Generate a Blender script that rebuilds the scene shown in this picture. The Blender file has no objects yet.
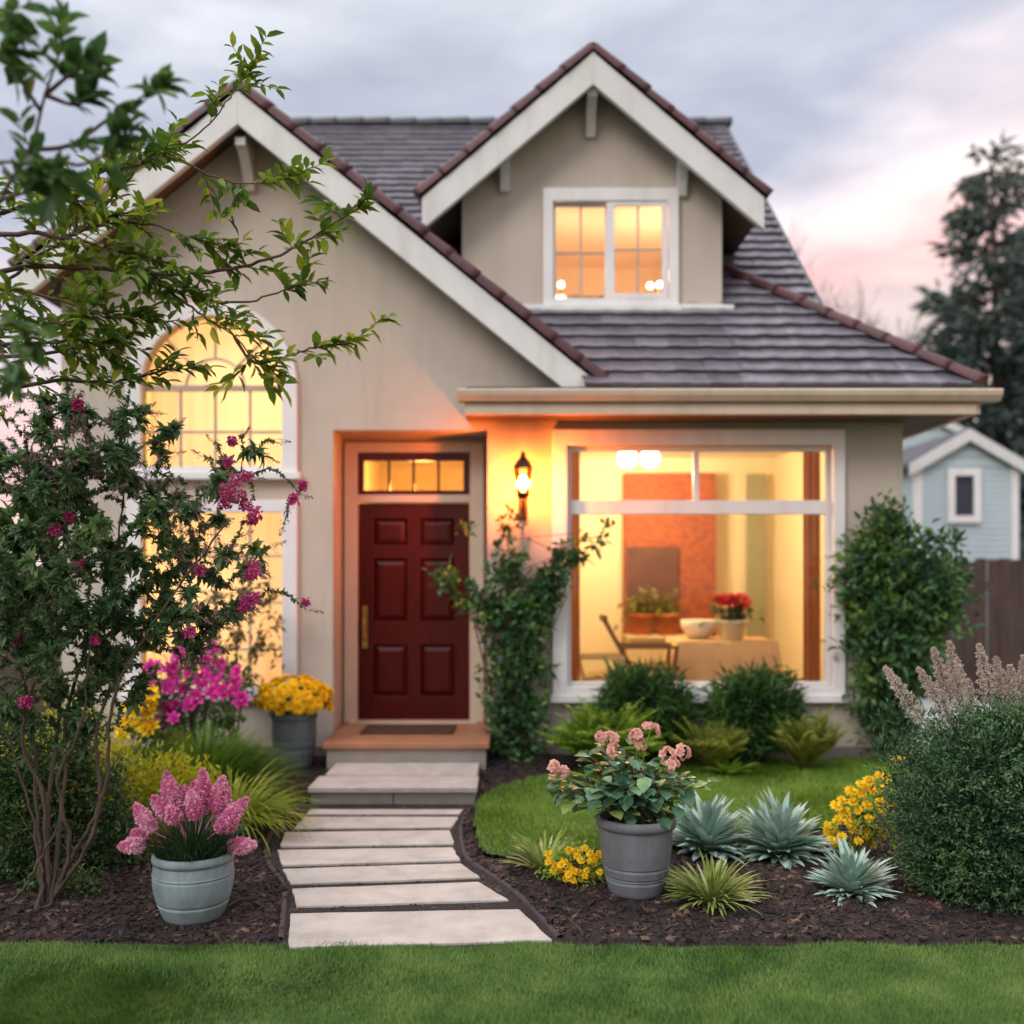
import bpy, bmesh, math, random
import numpy as np
from mathutils import Vector, Matrix

# ------------------------------------------------------------------ camera, sky, sun
scn = bpy.context.scene
COL = scn.collection
H, HZ, FP = 1.65, 575.0, 1000.0            # eye height (m), horizon row, focal length in pixels of a 1024 px frame

cam_d = bpy.data.cameras.new('camera')
cam = bpy.data.objects.new('camera', cam_d)
COL.objects.link(cam)
cam.location = (0, 0, H)
cam.rotation_euler = (math.pi / 2, 0, 0)
cam_d.sensor_width = 36
cam_d.lens = 36 * FP / 1024
cam_d.shift_y = (HZ - 512) / 1024
cam_d.clip_end = 2000
cam_d.dof.use_dof = True
cam_d.dof.focus_distance = 4.75
cam_d.dof.aperture_fstop = 0.9
scn.camera = cam

scn.view_settings.view_transform = 'Standard'
scn.view_settings.look = 'None'
scn.view_settings.exposure = 0.36
scn.view_settings.gamma = 1.0
scn.cycles.use_denoising = True
scn.cycles.max_bounces = 8
scn.cycles.transparent_max_bounces = 12
scn.cycles.sample_clamp_indirect = 4.0
scn.cycles.caustics_reflective = False
scn.cycles.caustics_refractive = False

SUN_EL, SUN_AZ = math.radians(32), math.radians(215)   # azimuth clockwise from +Y: behind the camera, to the left
world = bpy.data.worlds.new('World')
scn.world = world
world.use_nodes = True
nt = world.node_tree
nt.nodes.clear()
def wn(t, **k):
    n = nt.nodes.new(t)
    for a, b in k.items(): setattr(n, a, b)
    return n
out = wn('ShaderNodeOutputWorld')
sky = wn('ShaderNodeTexSky', sky_type='NISHITA', sun_disc=False)
sky.sun_elevation = SUN_EL
sky.sun_rotation = SUN_AZ
bg1 = wn('ShaderNodeBackground'); bg1.inputs[1].default_value = 0.07
nt.links.new(sky.outputs[0], bg1.inputs[0])
tc = wn('ShaderNodeTexCoord')
mp = wn('ShaderNodeMapping'); mp.inputs['Scale'].default_value = (1.0, 1.0, 3.2); mp.inputs['Rotation'].default_value = (0, 0.28, 0)
nt.links.new(tc.outputs['Generated'], mp.inputs[0])
nz = wn('ShaderNodeTexNoise'); nz.inputs['Scale'].default_value = 2.6; nz.inputs['Detail'].default_value = 7.0; nz.inputs['Roughness'].default_value = 0.5
nt.links.new(mp.outputs[0], nz.inputs['Vector'])
sp = wn('ShaderNodeSeparateXYZ'); nt.links.new(tc.outputs['Generated'], sp.inputs[0])
m1 = wn('ShaderNodeMath', operation='MULTIPLY_ADD'); m1.inputs[1].default_value = -0.22
nt.links.new(sp.outputs[0], m1.inputs[0]); nt.links.new(sp.outputs[2], m1.inputs[2])        # z - 0.22 x : cloud bands tilt up to the right
m2 = wn('ShaderNodeMath', operation='MULTIPLY_ADD'); m2.inputs[1].default_value = 0.42
ns = wn('ShaderNodeMath', operation='SUBTRACT'); ns.inputs[1].default_value = 0.5
nt.links.new(nz.outputs[0], ns.inputs[0]); nt.links.new(ns.outputs[0], m2.inputs[0]); nt.links.new(m1.outputs[0], m2.inputs[2])
rp = wn('ShaderNodeValToRGB')
stops = [(0.0, (.92, .80, .68)), (0.13, (.94, .77, .70)), (0.20, (.94, .58, .56)), (0.265, (.95, .82, .80)), (0.33, (.76, .70, .75)),
         (0.40, (.46, .50, .60)), (0.48, (.56, .60, .68)), (0.58, (.78, .82, .88)), (0.72, (1.5, 1.52, 1.56)), (1.0, (2.2, 2.2, 2.25))]
els = rp.color_ramp.elements
els[0].position, els[0].color = stops[0][0], (*stops[0][1], 1)
els[1].position, els[1].color = stops[-1][0], (*stops[-1][1], 1)
for p, c in stops[1:-1]:
    e = els.new(p); e.color = (*c, 1)
nt.links.new(m2.outputs[0], rp.inputs[0])
mp2 = wn('ShaderNodeMapping'); mp2.inputs['Scale'].default_value = (1.3, 1.3, 4.2); mp2.inputs['Rotation'].default_value = (0.1, 0.2, 0.6); mp2.inputs['Location'].default_value = (.7, .2, .4)
nt.links.new(tc.outputs['Generated'], mp2.inputs[0])
nz2 = wn('ShaderNodeTexNoise'); nz2.inputs['Scale'].default_value = 3.0; nz2.inputs['Detail'].default_value = 6.0; nz2.inputs['Roughness'].default_value = .55; nz2.inputs['Distortion'].default_value = .35
nt.links.new(mp2.outputs[0], nz2.inputs['Vector'])
rc = wn('ShaderNodeValToRGB'); rc.color_ramp.elements[0].position = .30; rc.color_ramp.elements[0].color = (.76, .75, .80, 1); rc.color_ramp.elements[1].position = .72; rc.color_ramp.elements[1].color = (1.28, 1.24, 1.20, 1)
nt.links.new(nz2.outputs[0], rc.inputs[0])
mc = wn('ShaderNodeMix', data_type='RGBA', blend_type='MULTIPLY'); mc.inputs['Factor'].default_value = 1.0
nt.links.new(rp.outputs[0], mc.inputs['A']); nt.links.new(rc.outputs[0], mc.inputs['B'])
bg2 = wn('ShaderNodeBackground'); bg2.inputs[1].default_value = 1.0
nt.links.new(mc.outputs['Result'], bg2.inputs[0])
mx = wn('ShaderNodeMixShader'); mx.inputs[0].default_value = 0.88
nt.links.new(bg1.outputs[0], mx.inputs[1]); nt.links.new(bg2.outputs[0], mx.inputs[2]); nt.links.new(mx.outputs[0], out.inputs[0])

sun_d = bpy.data.lights.new('sun', 'SUN')
sun_d.energy = 1.0; sun_d.angle = math.radians(22); sun_d.color = (1.0, .88, .76)
sun = bpy.data.objects.new('sun', sun_d); COL.objects.link(sun)
sd = Vector((math.sin(SUN_AZ) * math.cos(SUN_EL), math.cos(SUN_AZ) * math.cos(SUN_EL), math.sin(SUN_EL)))
sun.rotation_euler = sd.to_track_quat('Z', 'Y').to_euler()

# ------------------------------------------------------------------ helpers
rng = np.random.default_rng(11)
def pt(px, py, Y): return np.array([(px - 512) * Y / FP, Y, H - (py - HZ) * Y / FP])
def gnd(px, py, z=0.0):
    Y = (H - z) * FP / (py - HZ)
    return np.array([(px - 512) * Y / FP, Y, z])
def nrm(a):
    a = np.asarray(a, float)
    return a / np.maximum(np.linalg.norm(a, axis=-1, keepdims=True), 1e-9)

class MB:
    """collects geometry and links it as one mesh object"""
    def __init__(s): s.V = []; s.L = []; s.C = []; s.M = []; s.n = 0; s.att = []
    def add(s, V, F, mi=0, att=None):
        V = np.asarray(V, float).reshape(-1, 3)
        if isinstance(F, np.ndarray):
            s.L.append(F.reshape(-1) + s.n); s.C.append(np.full(len(F), F.shape[1])); m = len(F)
        else:
            for f in F: s.L.append(np.asarray(f) + s.n)
            s.C.append(np.array([len(f) for f in F])); m = len(F)
        s.M.append(np.full(m, mi)); s.V.append(V); s.n += len(V)
        s.att.append(np.full(m, 0.5) if att is None else np.asarray(att))
        return s
    def box(s, x0, x1, y0, y1, z0, z1, mi=0):
        V = [(x, y, z) for z in (z0, z1) for y in (y0, y1) for x in (x0, x1)]
        return s.add(V, [(0, 2, 3, 1), (4, 5, 7, 6), (0, 1, 5, 4), (2, 6, 7, 3), (0, 4, 6, 2), (1, 3, 7, 5)], mi)
    def prism(s, poly, y0, y1, mi=0):
        """poly: (x, z) outline, extruded along y"""
        n = len(poly)
        a = sum(poly[i][0] * poly[(i + 1) % n][1] - poly[(i + 1) % n][0] * poly[i][1] for i in range(n))
        if a < 0: poly = poly[::-1]
        V = [(x, y0, z) for x, z in poly] + [(x, y1, z) for x, z in poly]
        F = [tuple(range(n)), tuple(range(2 * n - 1, n - 1, -1))] + [(i, i + n, (i + 1) % n + n, (i + 1) % n) for i in range(n)]
        return s.add(V, F, mi)
    def slab(s, poly, z0, z1, mi=0):
        """poly: (x, y) outline, extruded in z"""
        n = len(poly)
        a = sum(poly[i][0] * poly[(i + 1) % n][1] - poly[(i + 1) % n][0] * poly[i][1] for i in range(n))
        if a < 0: poly = poly[::-1]
        V = [(p[0], p[1], z0) for p in poly] + [(p[0], p[1], z1) for p in poly]
        F = [tuple(range(n - 1, -1, -1)), tuple(range(n, 2 * n))] + [(i, (i + 1) % n, (i + 1) % n + n, i + n) for i in range(n)]
        return s.add(V, F, mi)
    def hull4(s, P, mi=0):
        """a box from 8 free corners in the order of box()"""
        return s.add(P, [(0, 2, 3, 1), (4, 5, 7, 6), (0, 1, 5, 4), (2, 6, 7, 3), (0, 4, 6, 2), (1, 3, 7, 5)], mi)
    def tube(s, P, r, k=6, mi=0, cap=True):
        P = np.asarray(P, float); n = len(P)
        r = np.broadcast_to(np.asarray(r, float), (n,))
        T = np.zeros_like(P); T[1:-1] = P[2:] - P[:-2]; T[0] = P[1] - P[0]; T[-1] = P[-1] - P[-2]; T = nrm(T)
        ref = np.array([0.31, 0.95, 0.1]) if abs(T[:, 2]).mean() > .6 else np.array([0.05, 0.1, 1.0])
        A = nrm(np.cross(T, ref)); B = np.cross(T, A)
        th = np.arange(k) * 2 * np.pi / k
        V = P[:, None] + r[:, None, None] * (np.cos(th)[None, :, None] * A[:, None] + np.sin(th)[None, :, None] * B[:, None])
        i = np.arange(n - 1)[:, None] * k; j = np.arange(k)[None]; j2 = (j + 1) % k
        F = np.stack([i + j, i + j2, i + k + j2, i + k + j], -1).reshape(-1, 4)
        s.add(V, F, mi)
        if cap:
            s.add(V[0], [tuple(range(k - 1, -1, -1))], mi); s.add(V[-1], [tuple(range(k))], mi)
        return s
    def lathe(s, prof, c, k=40, mi=0):
        prof = np.asarray(prof, float); n = len(prof); th = np.arange(k) * 2 * np.pi / k
        V = np.stack([c[0] + prof[:, 0:1] * np.cos(th), c[1] + prof[:, 0:1] * np.sin(th), np.repeat(c[2] + prof[:, 1:2], k, 1)], -1)
        i = np.arange(n - 1)[:, None] * k; j = np.arange(k)[None]; j2 = (j + 1) % k
        return s.add(V, np.stack([i + j, i + j2, i + k + j2, i + k + j], -1).reshape(-1, 4), mi)
    def leaves(s, P, D, L, W, up=None, shape='leaf', curl=.25, fold=.18, mi=0, jit=.6):
        P = np.asarray(P, float); n = len(P)
        if n == 0: return s
        D = nrm(D); L = np.broadcast_to(L, (n,))[:, None]; W = np.broadcast_to(W, (n,))[:, None]
        u = (np.array([0, 0, 1.0]) if up is None else up) + rng.normal(0, jit, (n, 3))
        S = nrm(np.cross(D, u)); N = np.cross(S, D)
        def v(a, b, c): return P + a * L * D + b * W * S + c * L * N
        if shape == 'diamond':
            V = np.stack([v(0, 0, 0), v(.45, .5, fold * .4), v(1, 0, -curl), v(.45, -.5, fold * .4)], 1)
            F = np.array([[0, 2, 1], [0, 3, 2]])
        else:
            V = np.stack([v(0, 0, 0), v(.28, .42, fold * .5), v(.28, 0, 0), v(.28, -.42, fold * .5),
                          v(.64, .40, fold * .5 - curl * .35), v(.66, 0, -curl * .35), v(.64, -.40, fold * .5 - curl * .35), v(1, 0, -curl)], 1)
            F = [[0, 2, 1], [0, 3, 2], [1, 2, 5], [1, 5, 4], [2, 3, 6], [2, 6, 5], [4, 5, 7], [5, 6, 7]]
            F = np.array(F)
        k = V.shape[1]
        FF = (np.arange(n)[:, None, None] * k + F[None]).reshape(-1, 3)
        return s.add(V, FF, mi)
    def blades(s, P, A, lean, L, W, seg=4, vfold=0.0, droop=1.0, mi=0, tip=0.0, prof=None):
        """arching strips: base P, azimuth A, lean from vertical at base, length L, width W"""
        n = len(P); t = np.linspace(0, 1, seg + 1)
        A = np.broadcast_to(A, (n,)); lean = np.broadcast_to(lean, (n,)); L = np.broadcast_to(L, (n,)); W = np.broadcast_to(W, (n,)); droop = np.broadcast_to(droop, (n,))
        ang = lean[:, None] + droop[:, None] * t[None] ** 1.5
        mid = (ang[:, 1:] + ang[:, :-1]) / 2
        dr = np.concatenate([np.zeros((n, 1)), np.cumsum(np.sin(mid), 1)], 1) / seg * L[:, None]
        dz = np.concatenate([np.zeros((n, 1)), np.cumsum(np.cos(mid), 1)], 1) / seg * L[:, None]
        hd = np.stack([np.cos(A), np.sin(A)], -1); sd_ = np.stack([-np.sin(A), np.cos(A)], -1)
        C = np.concatenate([hd[:, None] * dr[..., None], dz[..., None]], -1) + np.asarray(P)[:, None]
        pf = (np.sin(np.clip(t * .8 + .2, 0, 1) * np.pi) ** .6 if prof is None else prof(t)) * (1 - tip) + tip * 0
        pf = np.maximum(pf, .03)
        w = W[:, None] * pf[None] / 2
        S3 = np.concatenate([sd_, np.zeros((n, 1))], -1)[:, None] * w[..., None]
        if vfold:
            Nn = np.stack([-np.cos(ang) * np.cos(A)[:, None], -np.cos(ang) * np.sin(A)[:, None], np.sin(ang)], -1)
            off = Nn * (w * vfold)[..., None]
            V = np.stack([C - S3 + off, C, C + S3 + off], 2); k = 3
        else:
            V = np.stack([C - S3, C + S3], 2); k = 2
        per = (seg + 1) * k
        F = []
        for i in range(seg):
            for j in range(k - 1): F.append([i * k + j, i * k + j + 1, (i + 1) * k + j + 1, (i + 1) * k + j])
        FF = (np.arange(n)[:, None, None] * per + np.array(F)[None]).reshape(-1, 4)
        return s.add(V, FF, mi)
    def build(s, name, mats, parent=None, smooth=False, attr=False):
        V = np.concatenate(s.V); L = np.concatenate(s.L).astype(np.int32); C = np.concatenate(s.C).astype(np.int32)
        if parent is not None:
            p, off = parent, np.zeros(3)
            while p is not None: off += np.array(p.location); p = p.parent
            V = V - off
        me = bpy.data.meshes.new(name)
        me.vertices.add(len(V)); me.vertices.foreach_set('co', V.astype(np.float32).ravel())
        me.loops.add(len(L)); me.loops.foreach_set('vertex_index', L)
        me.polygons.add(len(C)); st = np.concatenate([[0], np.cumsum(C)[:-1]]).astype(np.int32)
        me.polygons.foreach_set('loop_start', st)
        if not isinstance(mats, (list, tuple)): mats = [mats]
        for m in mats: me.materials.append(m)
        me.polygons.foreach_set('material_index', np.concatenate(s.M).astype(np.int32))
        me.polygons.foreach_set('use_smooth', np.full(len(C), smooth))
        if attr:
            a = me.attributes.new('rnd', 'FLOAT', 'FACE'); a.data.foreach_set('value', np.concatenate(s.att).astype(np.float32))
        me.update(calc_edges=True)
        o = bpy.data.objects.new(name, me); COL.objects.link(o)
        if parent is not None: o.parent = parent
        return o

def thing(name, label, cat, loc=(0, 0, 0), group=None):
    o = bpy.data.objects.new(name, None); COL.objects.link(o)
    o.location = loc; o.empty_display_size = .1
    o['label'] = label; o['category'] = cat
    if group: o['group'] = group
    return o
def tag(o, label, cat, group=None):
    o['label'] = label; o['category'] = cat
    if group: o['group'] = group
    return o
def struct(o, kind='structure'):
    o['kind'] = kind; return o
def copy_tree(o, parent=None):
    c = o.copy(); COL.objects.link(c)
    if parent is not None: c.parent = parent
    for ch in list(o.children): copy_tree(ch, c)
    return c
def bevel(o, w=.006, seg=2):
    m = o.modifiers.new('bevel', 'BEVEL'); m.width = w; m.segments = seg; m.limit_method = 'ANGLE'; m.angle_limit = math.radians(40)
    return o
def outline_mesh(name, outer, holes, y0, y1, mat, parent):
    """flat panel in the x-z plane with holes, from y0 to y1"""
    cu = bpy.data.curves.new(name, 'CURVE'); cu.dimensions = '2D'; cu.fill_mode = 'BOTH'; cu.extrude = (y1 - y0) / 2
    for poly in [outer] + list(holes):
        sp_ = cu.splines.new('POLY'); sp_.points.add(len(poly) - 1); sp_.use_cyclic_u = True
        for q, (x, z) in zip(sp_.points, poly): q.co = (x, z, 0, 1)
    t = bpy.data.objects.new('tmp', cu); COL.objects.link(t)
    dg = bpy.context.evaluated_depsgraph_get()
    me = bpy.data.meshes.new_from_object(t.evaluated_get(dg))
    bpy.data.objects.remove(t); bpy.data.curves.remove(cu)
    me.transform(Matrix(((1, 0, 0, 0), (0, 0, -1, (y0 + y1) / 2), (0, 1, 0, 0), (0, 0, 0, 1))))
    if parent is not None:
        p, off = parent, Vector((0, 0, 0))
        while p is not None: off += p.location; p = p.parent
        me.transform(Matrix.Translation(-off))
    bm = bmesh.new(); bm.from_mesh(me); bmesh.ops.remove_doubles(bm, verts=bm.verts, dist=1e-5); bmesh.ops.recalc_face_normals(bm, faces=bm.faces)
    for f in bm.faces: f.smooth = False
    bm.to_mesh(me); bm.free()
    me.materials.clear(); me.materials.append(mat); me.name = name
    o = bpy.data.objects.new(name, me); COL.objects.link(o)
    if parent is not None: o.parent = parent
    return o
def rect(x0, x1, z0, z1): return [(x0, z0), (x1, z0), (x1, z1), (x0, z1)]
def inpoly(X, Y, poly):
    X = np.asarray(X); Y = np.asarray(Y); r = np.zeros(X.shape, bool); n = len(poly)
    for i in range(n):
        x1, y1 = poly[i][0], poly[i][1]; x2, y2 = poly[(i + 1) % n][0], poly[(i + 1) % n][1]
        c = ((y1 > Y) != (y2 > Y)) & (X < (x2 - x1) * (Y - y1) / (y2 - y1 + 1e-12) + x1)
        r ^= c
    return r
_ph = rng.uniform(0, 6.28, (14, 2)); _fr = rng.normal(0, 1, (14, 2))
def wav(X, Y, f):
    """smooth pseudo noise in -1..1"""
    r = 0
    for (a, b), (p, q) in zip(_fr, _ph): r = r + np.sin(f * (a * X + b * Y) + p) * np.cos(f * .6 * (b * X - a * Y) + q)
    return r / 5.0
def pathpts(P, n=8):
    """Catmull-Rom through the points"""
    P = [np.asarray(p, float) for p in P]; P = [2 * P[0] - P[1]] + P + [2 * P[-1] - P[-2]]; o = []
    for i in range(1, len(P) - 2):
        for t in np.arange(n) / n:
            o.append(.5 * (2 * P[i] + (P[i + 1] - P[i - 1]) * t + (2 * P[i - 1] - 5 * P[i] + 4 * P[i + 1] - P[i + 2]) * t * t + (3 * P[i] - P[i - 1] - 3 * P[i + 1] + P[i + 2]) * t ** 3))
    o.append(P[-2]); return np.array(o)

# ------------------------------------------------------------------ materials
def _m(name):
    m = bpy.data.materials.new(name); m.use_nodes = True
    t = m.node_tree; b = t.nodes['Principled BSDF']
    return m, t, b
def _noise(t, scale, detail=4, rough=.55, obj=True, vec=None):
    n = t.nodes.new('ShaderNodeTexNoise'); n.inputs['Scale'].default_value = scale; n.inputs['Detail'].default_value = detail; n.inputs['Roughness'].default_value = rough
    c = t.nodes.new('ShaderNodeTexCoord')
    if vec is not None:
        mp_ = t.nodes.new('ShaderNodeMapping'); mp_.inputs['Scale'].default_value = vec
        t.links.new(c.outputs['Object'], mp_.inputs[0]); t.links.new(mp_.outputs[0], n.inputs['Vector'])
    else: t.links.new(c.outputs['Object'], n.inputs['Vector'])
    return n
def _ramp(t, fac, stops):
    r = t.nodes.new('ShaderNodeValToRGB'); e = r.color_ramp.elements
    e[0].position, e[0].color = stops[0][0], (*stops[0][1], 1); e[1].position, e[1].color = stops[-1][0], (*stops[-1][1], 1)
    for p, c in stops[1:-1]: e.new(p).color = (*c, 1)
    t.links.new(fac, r.inputs[0]); return r
def _bump(t, b, h, strength, dist=.02):
    n = t.nodes.new('ShaderNodeBump'); n.inputs['Strength'].default_value = strength; n.inputs['Distance'].default_value = dist
    t.links.new(h, n.inputs['Height']); t.links.new(n.outputs[0], b.inputs['Normal'])
def M(name, c, rough=.6, var=.14, scale=5, bump=0, bscale=70, metal=0, spec=.4, vec=None, bdist=.01, c2=None):
    m, t, b = _m(name)
    n = _noise(t, scale, 5, .6, vec=vec)
    lo = tuple(x * (1 - var) for x in c); hi = tuple(min(1, x * (1 + var)) for x in c) if c2 is None else c2
    r = _ramp(t, n.outputs[0], [(.28, lo), (.72, hi)])
    t.links.new(r.outputs[0], b.inputs['Base Color'])
    b.inputs['Roughness'].default_value = rough; b.inputs['Metallic'].default_value = metal; b.inputs['Specular IOR Level'].default_value = spec
    if bump:
        n2 = _noise(t, bscale, 3, .6, vec=vec); _bump(t, b, n2.outputs[0], bump, bdist)
    return m
def MLEAF(name, cols, trans=.28, rough=.42, spec=.35, nscale=2.5):
    m, t, b = _m(name)
    g = t.nodes.new('ShaderNodeNewGeometry')
    n = _noise(t, nscale, 3)
    a = t.nodes.new('ShaderNodeMath'); a.operation = 'MULTIPLY_ADD'; a.inputs[1].default_value = .55
    s_ = t.nodes.new('ShaderNodeMath'); s_.operation = 'MULTIPLY_ADD'; s_.inputs[1].default_value = 1.3; s_.inputs[2].default_value = -.42
    t.links.new(n.outputs[0], s_.inputs[0])
    t.links.new(g.outputs['Random Per Island'], a.inputs[0]); t.links.new(s_.outputs[0], a.inputs[2])
    k = len(cols)
    r = _ramp(t, a.outputs[0], [(i / (k - 1) * .8 + .1, c) for i, c in enumerate(cols)])
    t.links.new(r.outputs[0], b.inputs['Base Color'])
    b.inputs['Roughness'].default_value = rough; b.inputs['Specular IOR Level'].default_value = spec
    if trans:
        tr = t.nodes.new('ShaderNodeBsdfTranslucent'); t.links.new(r.outputs[0], tr.inputs[0])
        mx_ = t.nodes.new('ShaderNodeMixShader'); mx_.inputs[0].default_value = trans
        t.links.new(b.outputs[0], mx_.inputs[1]); t.links.new(tr.outputs[0], mx_.inputs[2])
        t.links.new(mx_.outputs[0], t.nodes['Material Output'].inputs[0])
    return m
def MEMIT(name, c, s):
    m, t, b = _m(name)
    b.inputs['Base Color'].default_value = (*c, 1); b.inputs['Emission Color'].default_value = (*c, 1); b.inputs['Emission Strength'].default_value = s
    return m
def MGLASS(name, refl=.9):
    m, t, b = _m(name); t.nodes.remove(b)
    tr = t.nodes.new('ShaderNodeBsdfTransparent'); tr.inputs[0].default_value = (.96, .97, .96, 1)
    gl = t.nodes.new('ShaderNodeBsdfGlossy'); gl.inputs['Roughness'].default_value = .03
    fr = t.nodes.new('ShaderNodeFresnel'); fr.inputs[0].default_value = 1.30
    mx_ = t.nodes.new('ShaderNodeMixShader'); t.links.new(fr.outputs[0], mx_.inputs[0])
    t.links.new(tr.outputs[0], mx_.inputs[1]); t.links.new(gl.outputs[0], mx_.inputs[2]); t.links.new(mx_.outputs[0], t.nodes['Material Output'].inputs[0])
    return m
def MSHEER(name, c, trans=.6):
    m, t, b = _m(name); b.inputs['Base Color'].default_value = (*c, 1); b.inputs['Roughness'].default_value = .9
    tr = t.nodes.new('ShaderNodeBsdfTranslucent'); tr.inputs[0].default_value = (*c, 1)
    mx_ = t.nodes.new('ShaderNodeMixShader'); mx_.inputs[0].default_value = trans
    t.links.new(b.outputs[0], mx_.inputs[1]); t.links.new(tr.outputs[0], mx_.inputs[2]); t.links.new(mx_.outputs[0], t.nodes['Material Output'].inputs[0])
    return m
def MTILE(name, stops, rough=.42):
    m, t, b = _m(name)
    a = t.nodes.new('ShaderNodeAttribute'); a.attribute_name = 'rnd'
    n = _noise(t, 9, 5)
    ad = t.nodes.new('ShaderNodeMath'); ad.operation = 'MULTIPLY_ADD'; ad.inputs[1].default_value = .34
    sb = t.nodes.new('ShaderNodeMath'); sb.operation = 'MULTIPLY_ADD'; sb.inputs[1].default_value = .6; sb.inputs[2].default_value = .05
    t.links.new(n.outputs[0], sb.inputs[0]); t.links.new(a.outputs['Fac'], ad.inputs[0]); t.links.new(sb.outputs[0], ad.inputs[2])
    r = _ramp(t, ad.outputs[0], stops); t.links.new(r.outputs[0], b.inputs['Base Color'])
    b.inputs['Roughness'].default_value = rough; b.inputs['Specular IOR Level'].default_value = .5
    n2 = _noise(t, 60, 3); _bump(t, b, n2.outputs[0], .25, .01)
    return m

m_stucco = M('stucco', (.51, .465, .41), .85, .07, 1.6, .35, 160, spec=.2, bdist=.006)
def stain(m, strength=.25, vec=(3.0, 3.0, .35), scale=1.6, dark=(.45, .40, .34), lo=.48, hi=.78):
    """rain streaks and blotches: a broad noise mixes a dirt colour into the paint"""
    t = m.node_tree; b = t.nodes['Principled BSDF']; src = b.inputs['Base Color'].links[0].from_socket
    n = _noise(t, scale, 6, .65, vec=vec); r = _ramp(t, n.outputs[0], [(lo, (0, 0, 0)), (hi, (1, 1, 1))])
    f = t.nodes.new('ShaderNodeMath'); f.operation = 'MULTIPLY'; f.inputs[1].default_value = strength; t.links.new(r.outputs[0], f.inputs[0])
    x = t.nodes.new('ShaderNodeMix'); x.data_type = 'RGBA'; x.blend_type = 'MULTIPLY'; t.links.new(f.outputs[0], x.inputs['Factor']); t.links.new(src, x.inputs['A']); x.inputs['B'].default_value = (*dark, 1)
    t.links.new(x.outputs['Result'], b.inputs['Base Color'])
stain(m_stucco, .26); 
m_plinth = M('plinth_concrete', (.20, .18, .165), .85, .15, 4, .3, 60)
m_trim = M('white_trim', (.74, .75, .77), .45, .05, 3, .05, 30)
m_fascia = M('fascia_paint', (.64, .665, .67), .5, .07, 2.5, .08, 30)
m_gutter = M('gutter_paint', (.60, .50, .40), .4, .08, 3)
m_soffit = M('soffit_wood', (.15, .105, .08), .7, .25, 6, .2, 40, vec=(1, 8, 1))
m_tile = MTILE('grey_roof_tiles', [(.1, (.066, .058, .074)), (.5, (.126, .118, .146)), (.9, (.22, .212, .258))], .24)
m_maroon = MTILE('maroon_ridge_tiles', [(.1, (.036, .008, .012)), (.5, (.064, .012, .018)), (.9, (.10, .022, .030))], .5)
m_lead = M('dark_flashing', (.05, .055, .065), .5)
m_casing = M('door_casing_paint', (.52, .43, .35), .5, .06, 4)
m_door = M('red_door_paint', (.056, .0030, .0020), .26, .25, 5, .06, 40, spec=.26, vec=(6, 6, .7))
m_brass = M('brass', (.60, .36, .11), .28, .08, 8, metal=1)
m_glass = MGLASS('window_glass')
stain(m_trim, .25); stain(m_fascia, .35); stain(m_gutter, .35)
m_porch = M('porch_tile', (.36, .165, .09), .55, .15, 6, .1, 30)
m_riser = M('step_riser', (.30, .275, .25), .85, .14, 5, .3, 50)
m_stone = M('pale_paving', (.47, .445, .415), .75, .12, 3.5, .35, 45, spec=.25)
stain(m_stone, .45, (1, 1, 1), 5, (.42, .40, .36), .42, .72)
m_mat = M('doormat_coir', (.07, .03, .022), .95, .3, 40, .5, 200)
m_room = M('warm_room_paint', (.84, .72, .50), .8, .03, 2)
m_ceil = M('ceiling_paint', (.80, .72, .56), .8, .02, 2)
m_roomfloor = M('wooden_floor', (.30, .16, .07), .5, .2, 3, vec=(1, 9, 1))
m_sheer = MSHEER('sheer_curtain', (.88, .80, .66), .6)
m_drape = MSHEER('brown_drape', (.36, .13, .05), .4)
m_lampblack = M('black_iron', (.022, .017, .014), .45, .2, 20, metal=.3)
m_mulch = M('mulch_soil', (.030, .020, .020), .95, .45, 22, .9, 60, bdist=.03)
m_gravel = M('path_grit', (.032, .025, .026), .9, .4, 60, .9, 120, bdist=.02)
m_edging = M('rubber_edging', (.050, .044, .047), .7, .3, 30, .4, 80)
m_bark = M('bark', (.105, .068, .048), .85, .4, 25, .6, 60, vec=(1, 1, .3))
m_twig = M('twig_bark', (.085, .050, .036), .75, .3, 30)

def rect_room(parent, x0, x1, y0, y1, z0, z1, mats=None, t=.06):
    mw, mc, mf = mats or (m_room, m_ceil, m_roomfloor)
    b = MB(); b.box(x0 - t, x0, y0, y1, z0, z1); b.box(x1, x1 + t, y0, y1, z0, z1); b.box(x0 - t, x1 + t, y1, y1 + t, z0, z1)
    w = b.build('interior_wall', mw, parent)
    MB().box(x0 - t, x1 + t, y0, y1 + t, z1, z1 + t).build('interior_ceiling', mc, parent)
    MB().box(x0 - t, x1 + t, y0, y1 + t, z0 - t, z0).build('interior_floor', mf, parent)
    return w
def point_light(name, loc, e, col, r=.1, parent=None):
    d = bpy.data.lights.new(name, 'POINT'); d.energy = e; d.color = col; d.shadow_soft_size = r
    o = bpy.data.objects.new(name, d); COL.objects.link(o)
    if parent is not None: o.parent = parent; o.location = Vector(loc) - parent.location
    else: o.location = loc
    return o

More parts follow.
